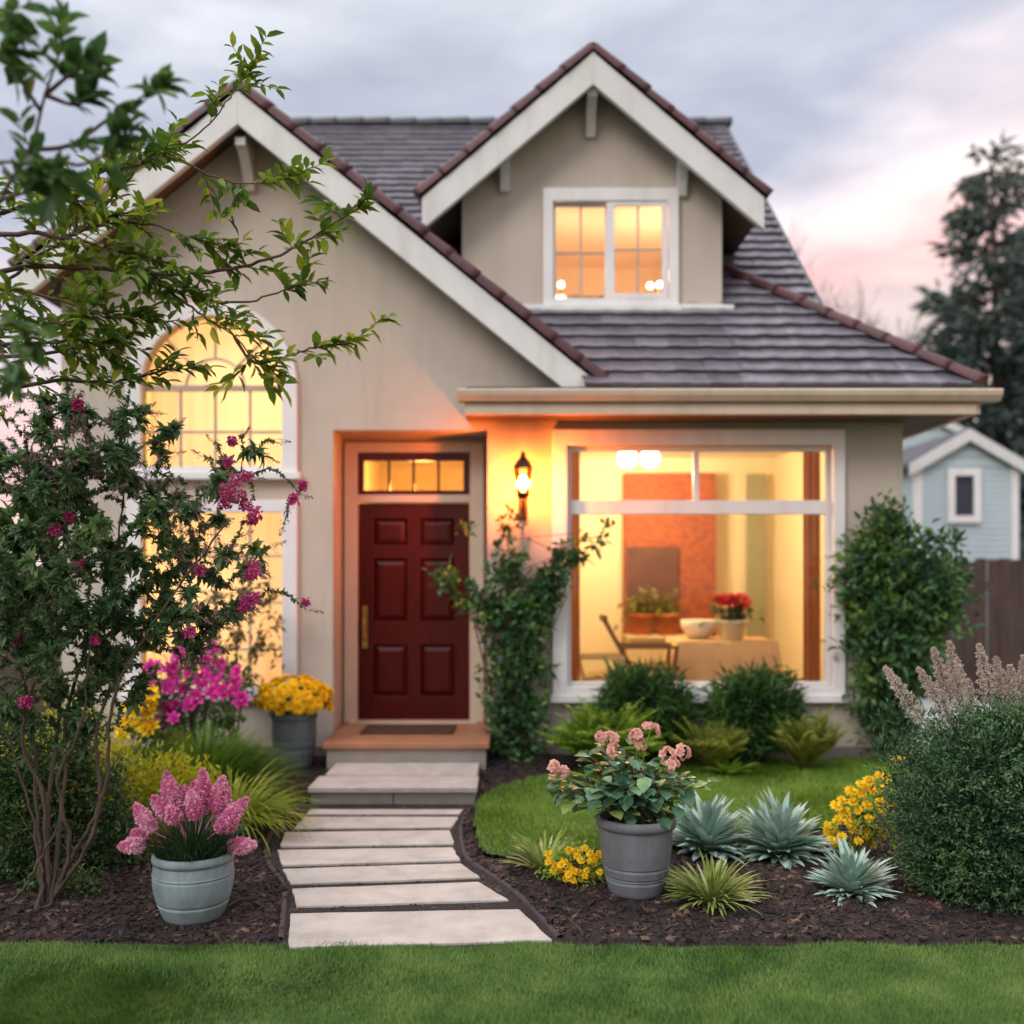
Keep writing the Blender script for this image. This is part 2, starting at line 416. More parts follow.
# ================================================================== THE SETTING: ground
YL = 4.42                                                   # far edge of the front lawn
path_l = [gnd(*p) for p in [(284, 966), (290, 905), (289, 885), (277, 868), (272, 850), (279, 832), (303, 812), (309, 806)]]
path_r = [gnd(*p) for p in [(574, 966), (516, 900), (487, 877), (464, 862), (458, 846), (456, 830), (464, 814), (476, 806)]]
band_l = [gnd(*p) for p in [(270, 966), (277, 905), (274, 885), (262, 866), (258, 850), (266, 830), (292, 808), (302, 800)]]
band_r = [gnd(*p) for p in [(596, 966), (530, 900), (498, 877), (474, 860), (467, 846), (467, 828), (474, 812), (482, 800)]]
band_l = [b_ * .45 + pathpts(path_l, 1)[i] * .55 for i, b_ in enumerate(band_l)]; band_r = [b_ * .45 + path_r[i] * .55 for i, b_ in enumerate(band_r)]
corridor = [tuple(p[:2]) for p in pathpts(band_l, 5)] + [tuple(p[:2]) for p in pathpts(band_r, 5)[::-1]]
lawn2 = [gnd(*p) for p in [(478, 808), (476, 825), (480, 848), (490, 860), (520, 862), (600, 858), (700, 852), (800, 838), (880, 815), (960, 795), (1060, 775), (1060, 758), (900, 756), (760, 756), (690, 762), (610, 774), (540, 784), (500, 794)]]
lawn2 = [tuple(p[:2]) for p in pathpts(lawn2 + [lawn2[0]], 4)[:-1]]
lawn3 = [tuple(gnd(*p)[:2]) for p in [(205, 800), (262, 800), (290, 808), (288, 820), (262, 832), (215, 835)]]

G = MB()
xs = np.array([-700, -60, -20, -9, 9, 20, 60, 700.0]); ys = np.array([-60, -8, 0, 3.3, 4.0, 10, 14, 30, 90, 900.0])
X, Yy = np.meshgrid(xs, ys); n = len(xs)
V = np.stack([X, Yy, np.full_like(X, -.06)], -1).reshape(-1, 3)
F = np.array([[j * n + i, j * n + i + 1, (j + 1) * n + i + 1, (j + 1) * n + i] for j in range(len(ys) - 1) for i in range(n - 1)])
m_ground = M('ground_earth', (.06, .075, .03), .95, .3, .6, .4, 8)
struct(G.add(V, F).build('ground', m_ground))

def bedh(X, Y):
    z = .018 + .012 * wav(X, Y, 2.2) + .006 * wav(X, Y, 9)
    z = z + .07 * np.clip((Y - 7.4) / 1.0, 0, 1) + .03 * np.exp(-((X - 1.6) ** 2 / 1.5 + (Y - 5.1) ** 2 / .25)) + .04 * np.clip((-1.7 - X), 0, 1) * np.clip((Y - 4.5), 0, 1)
    z = np.where(Y < YL + .03, -.03, z)
    return z
def grid_sheet(name, mat, x0, x1, y0, y1, st, hf, keep=None):
    xs = np.arange(x0, x1 + st, st); ys = np.arange(y0, y1 + st, st); X, Y = np.meshgrid(xs, ys); n = len(xs)
    V = np.stack([X, Y, hf(X, Y)], -1).reshape(-1, 3)
    j, i = np.meshgrid(np.arange(len(ys) - 1), np.arange(n - 1), indexing='ij'); j = j.ravel(); i = i.ravel()
    F = np.stack([j * n + i, j * n + i + 1, (j + 1) * n + i + 1, (j + 1) * n + i], -1)
    if keep is not None:
        k = keep(X, Y).ravel(); F = F[k[F].any(1)]
    return MB().add(V, F).build(name, mat, smooth=True)
def mulch_h(X, Y):
    z = bedh(X, Y); z = np.where(inpoly(X, Y, corridor), -.035, z); z = np.where(inpoly(X, Y, lawn2), -.02, z)
    return z
struct(grid_sheet('mulch_bed', m_mulch, -6.2, 5.2, YL - .04, 9.0, .04, mulch_h))
struct(grid_sheet('path_base', m_gravel, -2.0, .6, YL - .02, 7.3, .03, lambda X, Y: .007 + .003 * wav(X, Y, 14), lambda X, Y: inpoly(X, Y, corridor)))

# mulch chips: bark flakes no one could count
def chips(n, x0, x1, y0, y1, smin, smax, avoid, flat=None):
    P = np.stack([rng.uniform(x0, x1, n), rng.uniform(y0, y1, n)], -1)
    P = P[~avoid(P[:, 0], P[:, 1])]; n = len(P)
    z = bedh(P[:, 0], P[:, 1]) + .004 if flat is None else np.full(n, flat)
    s_ = smin + (smax - smin) * rng.random(n) ** 3
    q = rng.normal(0, 1, (n, 3, 3)); A = nrm(q[:, 0] * np.array([1, 1, .35])); B = nrm(np.cross(A, q[:, 1] * np.array([.4, .4, 1]))); Cc = np.cross(A, B)
    K = np.array([[-1, -.5, -.25], [1, -.6, -.2], [1.1, .5, -.25], [-.9, .6, -.2], [-.8, -.4, .25], [.8, -.5, .2], [.9, .4, .3], [-.9, .5, .2]])
    K = K[None] * rng.uniform(.6, 1.25, (n, 8, 3)) * s_[:, None, None]
    V = np.stack([P[:, 0], P[:, 1], z], -1)[:, None] + K[..., :1] * A[:, None] + K[..., 1:2] * B[:, None] + K[..., 2:] * Cc[:, None]
    F = np.array([(0, 3, 2, 1), (4, 5, 6, 7), (0, 1, 5, 4), (1, 2, 6, 5), (2, 3, 7, 6), (3, 0, 4, 7)])
    FF = (np.arange(n)[:, None, None] * 8 + F[None]).reshape(-1, 4)
    return V, FF
m_chip = MLEAF('mulch_chips', [(.013, .010, .011), (.021, .015, .016), (.032, .022, .022), (.055, .034, .030), (.16, .10, .075)], 0, .8, .3, 6)
cb = MB()
av = lambda X, Y: inpoly(X, Y, corridor) | inpoly(X, Y, lawn2) | (Y < YL + .02)
cb.add(*chips(15000, -2.9, 3.1, YL, 5.6, .005, .022, av)); cb.add(*chips(700, -2.9, 3.1, YL, 5.8, .02, .038, av))
cb.add(*chips(5000, 3.0, 5.1, YL, 7.5, .009, .03, av)); cb.add(*chips(9000, -3.4, 3.6, 5.5, 7.0, .009, .030, av))
cb.add(*chips(6000, -4.2, 4.6, 6.9, 8.7, .012, .032, av))
struct(cb.build('mulch_chips', m_chip), 'stuff')
gb = MB()
gv, gf = chips(16000, -1.9, .7, YL, 7.2, .004, .013, lambda X, Y: ~inpoly(X, Y, corridor), .006)
gb.add(gv, gf); m_grit = MLEAF('path_grit_stones', [(.016, .012, .013), (.032, .025, .026), (.06, .05, .05), (.15, .13, .12)], 0, .85, .3, 6)
struct(gb.build('path_grit', m_grit), 'stuff')

# lawns
m_turf = M('turf_soil', (.035, .065, .018), .95, .3, 5)
m_grass = MLEAF('lawn_grass', [(.040, .105, .020), (.075, .165, .030), (.13, .235, .045), (.21, .32, .085)], .30, .5, .25, 3.2)
m_grass2 = MLEAF('lawn_grass_rear', [(.10, .20, .018), (.135, .255, .024), (.175, .30, .032), (.23, .35, .05)], .30, .5, .25, 2.5)
def lawn_h(X, Y): return .004 + .020 * wav(X, Y, 3.6) * np.clip((YL + .1 - Y) * 4, 0, 1) + .010 * wav(X + 3, Y, 8)
def lawn(name, gname, n, bx, keep, hf, mat, hmin, hmax, w, st=.06):
    struct(grid_sheet(name, m_turf, *bx, st, hf, keep))
    P = np.stack([rng.uniform(bx[0], bx[1], n), rng.uniform(bx[2], bx[3], n)], -1); kp = keep(P[:, 0], P[:, 1]) | ((rng.random(n) < .16) & keep(P[:, 0], P[:, 1] - .035)); P = P[kp]; n = len(P)
    patch = wav(P[:, 0], P[:, 1], 5.0)
    P3 = np.concatenate([P, hf(P[:, 0], P[:, 1])[:, None] - .004], 1)
    hh = rng.uniform(hmin, hmax, n) * (1 + .30 * patch)
    b = MB().blades(P3, rng.uniform(0, 6.28, n) * .5 + 3.1 * wav(P[:, 0] + 5, P[:, 1], 3.0), np.clip(rng.normal(.38, .22, n), 0, 1.0), hh, w * rng.uniform(.7, 1.3, n), 2, 0, rng.uniform(.1, .8, n), prof=lambda t: np.array([1, .85, .06]))
    struct(b.build(gname, mat), 'stuff')
edge = lambda X: YL + .014 * np.sin(X * 5.3) + .010 * np.sin(X * 13.1 + 1) + .007 * np.sin(X * 31)
lawn('front_lawn', 'lawn_grass', 360000, (-3.3, 4.3, 3.2, YL + .02), lambda X, Y: Y < edge(X), lawn_h, m_grass, .018, .036, .0030)
lawn('rear_lawn', 'rear_lawn_grass', 110000, (-.5, 5.2, 5.6, 9.3), lambda X, Y: inpoly(X, Y, lawn2), lambda X, Y: .045 + .008 * wav(X, Y, 2.4), m_grass2, .028, .05, .006, .025)
lawn('side_lawn', 'side_lawn_grass', 9000, (-2.6, -1.4, 5.9, 7.6), lambda X, Y: inpoly(X, Y, lawn3), lambda X, Y: .075 + .0 * X, m_grass2, .03, .06, .006)
# a low sheet of rough grass round the plot, beyond the beds, and a pale concrete path along the side of the house
m_conc = M('side_path_concrete', (.52, .53, .55), .8, .08, 2, .2, 40)
struct(MB().slab([(3.75, 8.6), (5.6, 8.6), (6.4, 16), (3.75, 16)], -.055, .02).build('side_path', m_conc))

# stepping slabs
slab_px = [[(291, 912), (519, 907), (552, 941), (287, 949)], [(292, 888), (478, 880), (508, 900), (296, 907)], [(283, 868), (462, 862), (480, 877), (290, 885)],
           [(278, 849), (453, 846), (460, 860), (281, 866)], [(286, 831), (450, 829), (454, 844), (279, 847)], [(305, 816), (459, 816), (452, 827), (293, 829)], [(310, 808.8), (463, 808.8), (459, 814), (307, 814)]]
slab_lab = ['widest pale stone slab at the lawn end of the garden path', 'second pale stone slab up from the lawn on the path', 'third pale stone slab up from the lawn on the path',
            'fourth pale stone slab up from the lawn on the curving path', 'fifth pale stone slab up from the lawn on the path', 'pale slab second from the concrete step on the path', 'narrow pale slab tight against the foot of the step']
for q, lb in zip(slab_px, slab_lab):
    P = [gnd(x, y, .02)[:2] for x, y in q]
    P = pathpts(list(P) + [P[0]], 1)[:-1]
    cen = np.mean(P, 0); P = [cen + (p - cen) * np.array([1, .90]) for p in P]
    pl = []
    for i in range(4):                                       # slightly uneven sawn edges
        a, b_ = P[i], P[(i + 1) % 4]
        for t in np.arange(6) / 6:
            pl.append(a + (b_ - a) * t + rng.normal(0, .0025, 2))
    o = MB().slab([tuple(p) for p in pl], -.02, .02).build('paving_slab', m_stone)
    bevel(o, .005, 2); tag(o, lb, 'paving slab', 'pale slabs of the garden path')
for pts, lb, sh in ((band_l, 'dark low edging strip along the left side of the path', 1), (band_r, 'dark low edging strip along the right side of the path', -1)):
    P = pathpts([np.array([p[0], p[1], .0]) for p in pts], 6); P = P[P[:, 1] > YL + .012]; P[:, 2] = .022
    T = np.gradient(P, axis=0); N = nrm(np.stack([-T[:, 1], T[:, 0], 0 * T[:, 0]], -1))
    b = MB(); w, z0, z1 = .016, -.03, .022
    prof = [(-w, z0), (-w, z1 - .012), (-w * .5, z1), (w * .5, z1), (w, z1 - .012), (w, z0)]
    V = np.stack([P * np.array([1, 1, 0]) + N * a + np.array([0, 0, z]) for a, z in prof], 1); k = len(prof)
    i = np.arange(len(P) - 1)[:, None] * k; j = np.arange(k - 1)[None]
    b.add(V, np.stack([i + j, i + j + 1, i + k + j + 1, i + k + j], -1).reshape(-1, 4))
    tag(b.build('path_edging', m_edging, smooth=True), lb, 'garden edging')

# ================================================================== THE HOUSE
YW, TW = 8.7, .2
k = YW / FP
wx = lambda px: (px - 512) * k
wz = lambda py: H - (py - HZ) * k
house = thing('house', 'beige stucco house with steep grey tiled roof, red door and glowing windows', 'house', (0, YW, 0))
GX, GZ, GS = -2.274, 5.675, .811                             # left gable: ridge x, ridge height, slope
gund = lambda x, d=.15: GZ - d - GS * abs(x - GX)
XL, XR = -3.92, 3.40
cxA, rA, zA = wx(213), .61, wz(387)
arc = lambda r, n=28, a0=0, a1=math.pi: [(cxA + r * math.cos(a0 + (a1 - a0) * i / n), zA + r * math.sin(a0 + (a1 - a0) * i / n)) for i in range(n + 1)]
arch_hole = [(cxA - rA, wz(467)), (cxA + rA, wz(467))] + arc(rA)
arch_hole_w = [(cxA - rA - .04, wz(470)), (cxA + rA + .04, wz(470))] + arc(rA + .04)
low_hole = rect(cxA - rA, cxA + rA, wz(686), wz(513))
low_hole_w = rect(cxA - rA - .04, cxA + rA + .04, wz(688), wz(511))
rx0, rx1, rzt = wx(333), wx(487.5), wz(430)
pic_hole = rect(wx(567), wx(831), wz(686), wz(446))
pic_hole_w = rect(wx(562), wx(836), wz(690), wz(441))
outer = [(XL, -.05), (rx0, -.05), (rx0, rzt), (rx1, rzt), (rx1, -.05), (XR, -.05), (XR, 3.02), (.62, 3.02), (.62, gund(.62)), (GX, gund(GX)), (XL, gund(XL))]
fw = outline_mesh('front_wall', outer, [arch_hole_w, low_hole_w, pic_hole_w], YW, YW + TW, m_stucco, house)
MB().box(XL, rx0 - .002, YW - .025, YW - .003, -.04, .16).build('plinth', m_plinth, house); MB().box(rx1 + .002, XR, YW - .025, YW - .003, -.04, .16).build('plinth', m_plinth, house)
for q in [(XR - TW, XR, YW + TW, 16.5, -.05, 3.1), (XL, XL + TW, YW + TW, 12.5, -.05, 3.7), (-3.6, -3.4, 12.3, 16.5, -.05, 3.6)]: MB().box(*q).build('side_wall', m_stucco, house)
MB().box(-3.4, XR - TW, 16.3, 16.5, -.05, 4.2).build('rear_wall', m_stucco, house)

# --- main roof: one front plane rising from the eave to the ridge
SP, Y0, Z0 = .85, 8.2, 3.208
zmain = lambda Y: Z0 + SP * (Y - Y0)
YR, XV, YH = 13.49, 2.874, 9.096
UX = np.array([1., 0, 0])
def tiles(mb, O, U, S, N, s1, u0, u1, ch=.212, tw=.27, lift=.044, amp=.005, hole=None):
    """courses of overlapping roof tiles on a plane; u0(s), u1(s) clip each course"""
    nc = int(math.ceil(s1 / ch))
    for c in range(nc):
        sa, sb = c * ch, min((c + 1) * ch, s1)
        a0, a1 = min(u0(sa), u0(sb)), max(u1(sa), u1(sb))
        us = np.arange(math.floor(a0 / tw) * tw - tw, a1 + tw, tw / 6) 
        ph = (us / tw) % 1.0
        w = amp * np.where(ph < .45, np.sin(ph / .45 * np.pi), -.25 * np.sin((ph - .45) / .55 * np.pi))
        j = rng.normal(0, .0012, len(us) // 6 + 2)[np.arange(len(us)) // 6]
        def row(s_, h, ex):
            u = np.clip(us, u0(s_), u1(s_))
            return O + u[:, None] * U + (s_ - ex) * S + (w + h + j)[:, None] * N
        A0 = row(sa, -.012, .02); A = row(sa, lift - .006, .03); A2 = row(sa, lift, .012); B = row(sb, .0, -.0)
        V = np.concatenate([A0, A, A2, B]); n = len(us); i = np.arange(n - 1)
        F = np.concatenate([np.stack([r * n + i, r * n + i + 1, (r + 1) * n + i + 1, (r + 1) * n + i], -1) for r in range(3)])
        rv = rng.random(n // 6 + 3)[(np.arange(n - 1)) // 6]
        Va = V[F]; ok = np.linalg.norm(Va[:, 0] - Va[:, 1], axis=1) > 1e-4
        ok |= np.linalg.norm(Va[:, 3] - Va[:, 2], axis=1) > 1e-4
        if hole is not None:
            q = Va.mean(1); ok &= ~((q[:, 0] > hole[0]) & (q[:, 0] < hole[1]) & (q[:, 1] > hole[2]) & (q[:, 1] < hole[3]))
        mb.add(V, F[ok], 0, np.tile(rv, 3)[ok])
Sv = nrm(np.array([0, 1, SP])); Nv = nrm(np.array([0, -SP, 1])); LS = math.hypot(1, SP)
def u0m(s_):
    Y = Y0 + s_ / LS
    return min(.60, (8.933 - Y) / .954 - .04) if Y < 11.1 else -3.75
def u1m(s_):
    Y = Y0 + s_ / LS
    return 3.797 + .05 - (Y - Y0) * (3.797 - XV) / (YH - Y0) if Y < YH + .045 else XV
tb = MB(); tiles(tb, np.array([0, Y0, Z0]), UX, Sv, Nv, (YR - Y0) * LS, u0m, u1m, hole=(-.30, 1.79, 9.44, 11.75))
tb.build('main_roof', m_tile, house, attr=True)
rb = MB()                                                     # deck under the tiles, rear slope, hip side slope
th = .10
def deck(poly, d=th):
    P = np.array([(x, y, z - .02) for x, y, z in poly]); n = len(P); Q = P - np.array([0, 0, d])
    rb.add(np.concatenate([P, Q]), [tuple(range(n)), tuple(range(2 * n - 1, n - 1, -1))] + [(i, i + n, (i + 1) % n + n, (i + 1) % n) for i in range(n)])
zq = lambda x, y: (x, y, zmain(y))
vly = lambda x: 8.933 - .954 * x
deck([zq(.60, Y0), zq(3.797, Y0), zq(XV, YH), zq(XV, 9.42), zq((8.933 - 9.42) / .954, 9.42), zq(.60, vly(.60))])
deck([zq(1.81, 9.42), zq(XV, 9.42), zq(XV, YR), zq(1.81, YR)])
deck([zq(-.51, 9.42), zq(-.32, 9.42), zq(-.32, 11.8), zq(-2.3, 11.8), zq(-2.3, 11.13)])
deck([zq(-.32, 11.8), zq(1.81, 11.8), zq(1.81, YR), zq(-.32, YR)])
deck([zq(-3.75, 11.8), zq(-.32, 11.8), zq(-.32, YR), zq(-3.75, YR)])
deck([(3.797, Y0 + .02, Z0), (3.797, 16.5, Z0), (XV + .01, 16.5, zmain(YH)), (XV + .01, YH, zmain(YH))])
deck([(-3.75, YR + .01, zmain(YR)), (XV, YR + .01, zmain(YR)), (XV, 17.2, zmain(YR) - .85 * (17.2 - YR)), (-3.75, 17.2, zmain(YR) - .85 * (17.2 - YR))])
rb.build('roof_deck', m_tile, house)
b = MB(); b.add([(XV - .1, YH, 3.2), (XV - .1, 16.4, 3.2), (XV - .1, YR, zmain(YR) - .14), (XV - .1, YH, zmain(YH) - .14), (XV - .02, YH, 3.2), (XV - .02, 16.4, 3.2), (XV - .02, YR, zmain(YR) - .14), (XV - .02, YH, zmain(YH) - .14)],
               [(0, 1, 2, 3), (7, 6, 5, 4), (1, 5, 6, 2), (3, 2, 6, 7), (0, 3, 7, 4)])
b.build('gable_end_wall', m_stucco, house); b = MB(); b.add([(-3.6, 11.5, 3.5), (-3.6, 16.4, 3.5), (-3.6, YR, zmain(YR) - .14), (-3.52, 11.5, 3.5), (-3.52, 16.4, 3.5), (-3.52, YR, zmain(YR) - .14)], [(0, 1, 2), (5, 4, 3), (1, 4, 5, 2), (0, 2, 5, 3)])
b.build('gable_end_wall', m_stucco, house)

def capline(mb, A, B, r, step=.3, lift=.02, ends=True):
    """half-round ridge tiles overlapping along a line"""
    A = np.array(A, float); B = np.array(B, float); D = B - A; Ln = np.linalg.norm(D); D /= Ln
    Sx = nrm(np.cross(D, [0, 0, 1.])); Up = np.cross(Sx, D); n = max(1, int(round(Ln / step))); st = Ln / n
    th = np.linspace(-.25 * np.pi * 0 - .15, np.pi + .15, 9)
    for i in range(n):
        rr = np.array([r * 1.14, r * 1.12, r * .92]); tt = np.array([i * st - .03, i * st + .03, (i + 1) * st + .02])
        j = rng.normal(0, .003, 2)
        R0 = np.concatenate([[rr[0] - .014], rr]); T0 = np.concatenate([[tt[0]], tt])
        V = np.stack([A + D * t_ + (np.cos(th)[:, None] * Sx + np.sin(th)[:, None] * Up) * r_ + Up * (lift + j[0]) + Sx * j[1] for t_, r_ in zip(T0, R0)])
        m_ = len(th); ii = np.arange(3)[:, None] * m_; jj = np.arange(m_ - 1)[None]
        F = np.stack([ii + jj, ii + jj + 1, ii + m_ + jj + 1, ii + m_ + jj], -1).reshape(-1, 4)
        mb.add(V, F, 0, np.full(len(F), rng.random()))
    if ends:
        for Pc, r_ in ((A - D * .03, r * 1.12),):
            V = [Pc + (math.cos(t_) * Sx + math.sin(t_) * Up) * r_ + Up * lift for t_ in th]
            mb.add(V, [tuple(range(len(th)))], 0, [rng.random()])
b = MB(); capline(b, (3.82, 8.18, Z0 + .005), (2.10, 9.88, zmain(9.88) + .01), .062, .30); b.build('hip_ridge', m_maroon, house, True, True)
b = MB(); capline(b, (XV + .05, YR, zmain(YR)), (-3.8, YR, zmain(YR)), .09, .35); b.build('ridge_cap', m_lead, house, True, True)
b = MB()                                                     # plain verge along the right edge of the main plane
b.add([(XV - .03, YH, zmain(YH) + .03), (XV + .02, YH, zmain(YH) + .03), (XV + .02, YR, zmain(YR) + .03), (XV - .03, YR, zmain(YR) + .03), (XV - .03, YH, zmain(YH) - .15), (XV + .02, YH, zmain(YH) - .15), (XV + .02, YR, zmain(YR) - .15), (XV - .03, YR, zmain(YR) - .15)],
      [(0, 1, 2, 3), (1, 5, 6, 2), (0, 4, 5, 1), (0, 3, 7, 4), (2, 6, 7, 3)]); b.build('verge', m_lead, house)

# --- gable roofs
def gable_roof(name, cx, zp, sl, xl, xr, yf, yb, dfas, zcut=None):
    """two tiled slopes, soffit, white rake boards, maroon verge tiles"""
    zl, zr = zp - sl * (cx - xl), zp - sl * (xr - cx)
    root = []
    b = MB()
    for xe, ze in ((xl, zl), (xr, zr)):
        b.prism([(cx, zp - .03), (xe, ze - .03), (xe, ze - .13), (cx, zp - .13)], yf + .05, yb)
    b.build('soffit', m_soffit, house)
    t = MB(); L = math.hypot(1, sl)
    for sg, xe, ze in ((-1, xl, zl), (1, xr, zr)):
        O = np.array([xe, yf, ze]); S = nrm(np.array([-sg, 0, sl])); N = nrm(np.array([sg * sl, 0, 1])); 
        tiles(t, O, np.array([0, 1., 0]), S, N, abs(cx - xe) * L, lambda s_: .02, lambda s_: yb - yf)
    r = t.build(name, m_tile, house, attr=True)
    v = MB()
    for xe, ze in ((xl, zl), (xr, zr)):
        capline(v, (xe, yf + .03, ze + .005), (cx, yf + .03, zp + .005), .076, .27, .02, True)
        capline(v, (xe, yf + .13, ze + .02), (cx, yf + .13, zp + .02), .055, .27, .01, True)
    v.build('verge_tiles', m_maroon, house, True, True)
    for xe, ze in ((xl, zl), (xr, zr)):
        o = MB().prism([(cx, zp - .012), (xe, ze - .012)] + ([(xe, ze - .035 - dfas)] if zcut is None or sl * 0 + ze - .035 - dfas > zcut else [(xe, zcut), (cx + (zp - .035 - dfas - zcut) / sl * (1 if xe > cx else -1), zcut)]) + [(cx, zp - .035 - dfas)], yf - .02, yf + .045).build('rake_board', m_fascia, house)
        bevel(o, .004)
    v = MB(); capline(v, (cx, yf + .02, zp - .005), (cx, yb, zp - .005), .075, .32, .0, True); v.build('ridge_cap', m_lead, house, True, True)
    return zl, zr
gable_roof('gable_roof', GX, GZ, GS, -4.10, .735, 8.30, 11.2, .255, 3.10)
DX, DZ, DS = .725, 6.335, .85
YD = 9.283; kd = YD / FP
dx = lambda px: (px - 512) * kd
dz_ = lambda py: H - (py - HZ) * kd
gable_roof('dormer_roof', DX, DZ, DS, DX - 1.53, DX + 1.53, 8.95, 12.0, .265)
dund = lambda x: DZ - .15 - DS * abs(x - DX)
xd0, xd1 = dx(462), dx(722)
dh = rect(dx(553), dx(668), dz_(300), dz_(203))
dormer_wall = outline_mesh('dormer_wall', [(xd0, 4.0), (xd1, 4.0), (xd1, dund(xd1)), (DX, dund(DX)), (xd0, dund(xd0))], [rect(dx(550), dx(671), dz_(303), dz_(200))], YD, YD + .16, m_stucco, house)
MB().box(xd0, xd0 + .15, YD + .16, 11.3, 4.2, dund(xd0)).build('dormer_cheek', m_stucco, house); MB().box(xd1 - .15, xd1, YD + .16, 11.3, 4.2, dund(xd1)).build('dormer_cheek', m_stucco, house)
b = MB(); b.box(xd0 - .02, xd1 + .1, YD - .06, YD - .004, dz_(313), dz_(306)); o = b.build('flashing', m_trim, house); bevel(o)

def bracket(x, zt, yw, yf, h=.3, w=.09):
    """timber corbel: top arm under the overhang, curved brace down to the wall"""
    pr = [(yw, zt), (yf, zt), (yf, zt - .07)] + [(yf + (yw - .05 - yf) * t, zt - .07 - (h - .07) * t ** 2.2) for t in (.25, .5, .75, 1)] + [(yw, zt - h)]
    n = len(pr); V = [(x - w / 2, y, z) for y, z in pr] + [(x + w / 2, y, z) for y, z in pr]
    o = MB().add(V, [tuple(range(n)), tuple(range(2 * n - 1, n - 1, -1))] + [(i, i + n, (i + 1) % n + n, (i + 1) % n) for i in range(n)]).build('bracket', m_fascia, house)
    bm = bmesh.new(); bm.from_mesh(o.data); bmesh.ops.recalc_face_normals(bm, faces=bm.faces); bm.to_mesh(o.data); bm.free()
    return bevel(o, .006)
bracket(DX, DZ - .30, YD, 9.0, .34); bracket(dx(505), dund(dx(505)) + .02, YD, 9.02, .34); bracket(dx(681), dund(dx(681)) + .02, YD, 9.02, .34)
bracket(GX, GZ - .36, YW, 8.36, .34)

# --- eave: gutter, fascia, soffit
ye, xg0, xg1 = 8.2, -.44, 3.93
gz0, gz1 = H + .1625 * 8.2, H + .184 * 8.2
b = MB()
prof = [(8.20, gz1 - .005), (8.09, gz1), (8.075, gz1 - .012), (8.085, gz1 - .05), (8.12, gz1 - .095), (8.20, gz1 - .10)]
n = len(prof); V = [(xg0, y, z) for y, z in prof] + [(xg1 + .04, y, z) for y, z in prof]
b.add(V, [tuple(range(n)), tuple(range(2 * n - 1, n - 1, -1))] + [(i, i + n, (i + 1) % n + n, (i + 1) % n) for i in range(n)])
o = b.build('gutter', m_gutter, house)
bm = bmesh.new(); bm.from_mesh(o.data); bmesh.ops.recalc_face_normals(bm, faces=bm.faces); bm.to_mesh(o.data); bm.free()
o = MB().box(xg0 + .05, xg1 - .13, 8.17, 8.23, gz0 - .02, gz1 - .10 - .004).build('fascia_board', m_gutter, house); bevel(o)
MB().box(xg0 + .05, xg1 - .13, 8.232, YW - .003, gz0 + .005, gz0 + .03).build('soffit', m_soffit, house)
MB().box(XR + .003, xg1 - .13, YW, 16.4, gz0 + .005, gz0 + .03).build('soffit', m_soffit, house)
b = MB(); b.box(xg0 + .06, .60, 8.205, YW - .003, gz1 - .02, gz1 + .035); b.build('flat_cap', m_lead, house)
b = MB(); b.box(xg1 - .15, xg1 - .09, 8.2, 16.5, gz0 - .01, gz1 - .02); b.build('fascia_board', m_gutter, house)

# --- windows
def bar(mb, x0, z0, x1, z1, w, ya, yb):
    d = np.array([x1 - x0, z1 - z0]); d = d / np.linalg.norm(d); nn = np.array([-d[1], d[0]]) * w / 2
    P = [(x0 + nn[0], z0 + nn[1]), (x1 + nn[0], z1 + nn[1]), (x1 - nn[0], z1 - nn[1]), (x0 - nn[0], z0 - nn[1])]
    mb.prism(P, ya, yb)
m_muntin = M('muntin_paint', (.42, .36, .30), .5, .06)
aw = thing('arched_window', '', 'x'); del aw['label']; del aw['category']; aw.parent = house
o = outline_mesh('frame', [(cxA - rA - .13, wz(467) - .05), (cxA + rA + .13, wz(467) - .05)] + arc(rA + .13), [arch_hole], YW - .055, YW - .002, m_trim, aw); bevel(o, .008)
b = MB(); b.box(cxA - rA - .16, cxA + rA + .16, YW - .10, YW - .004, wz(467) - .115, wz(467) - .052); bevel(b.build('sill', m_trim, aw))
b = MB(); ya, yb = YW + .06, YW + .085
for px in (178, 213, 248): bar(b, wx(px), wz(467), wx(px), zA, .022, ya, yb)
bar(b, cxA - rA, wz(431), cxA + rA, wz(431), .022, ya + .001, yb - .001)
bar(b, cxA - rA, zA, cxA + rA, zA, .05, ya - .012, yb + .004)
for a in (45, 90, 135):
    ca, sa = math.cos(math.radians(a)), math.sin(math.radians(a)); bar(b, cxA + .25 * ca, zA + .25 * sa, cxA + rA * ca, zA + rA * sa, .02, ya + .001, yb - .001)
ring = arc(.27, 16); ring2 = arc(.25, 16)
for i in range(16): b.prism([ring[i], ring[i + 1], ring2[i + 1], ring2[i]], ya, yb)
b.build('glazing_bars', m_muntin, aw)
MB().box(cxA - rA - .03, cxA + rA + .03, YW + .07, YW + .075, wz(469), zA + rA + .03).build('pane', m_glass, aw)
lw = bpy.data.objects.new('tall_window', None); COL.objects.link(lw); lw.parent = house
o = outline_mesh('frame', rect(cxA - rA - .13, cxA + rA + .13, wz(686) - .05, wz(513) + .11), [low_hole], YW - .055, YW - .002, m_trim, lw); bevel(o, .008)
b = MB(); b.box(cxA - rA - .17, cxA + rA + .17, YW - .11, YW - .004, wz(686) - .12, wz(686) - .052); bevel(b.build('sill', m_trim, lw))
b = MB()
for px in (178, 213, 248): bar(b, wx(px), wz(686), wx(px), wz(513), .02, ya, yb)
for py in (556, 603, 650): bar(b, cxA - rA, wz(py), cxA + rA, wz(py), .02, ya + .001, yb - .001)
b.build('glazing_bars', m_muntin, lw)
MB().box(cxA - rA - .03, cxA + rA + .03, YW + .07, YW + .075, wz(688), wz(511)).build('pane', m_glass, lw)

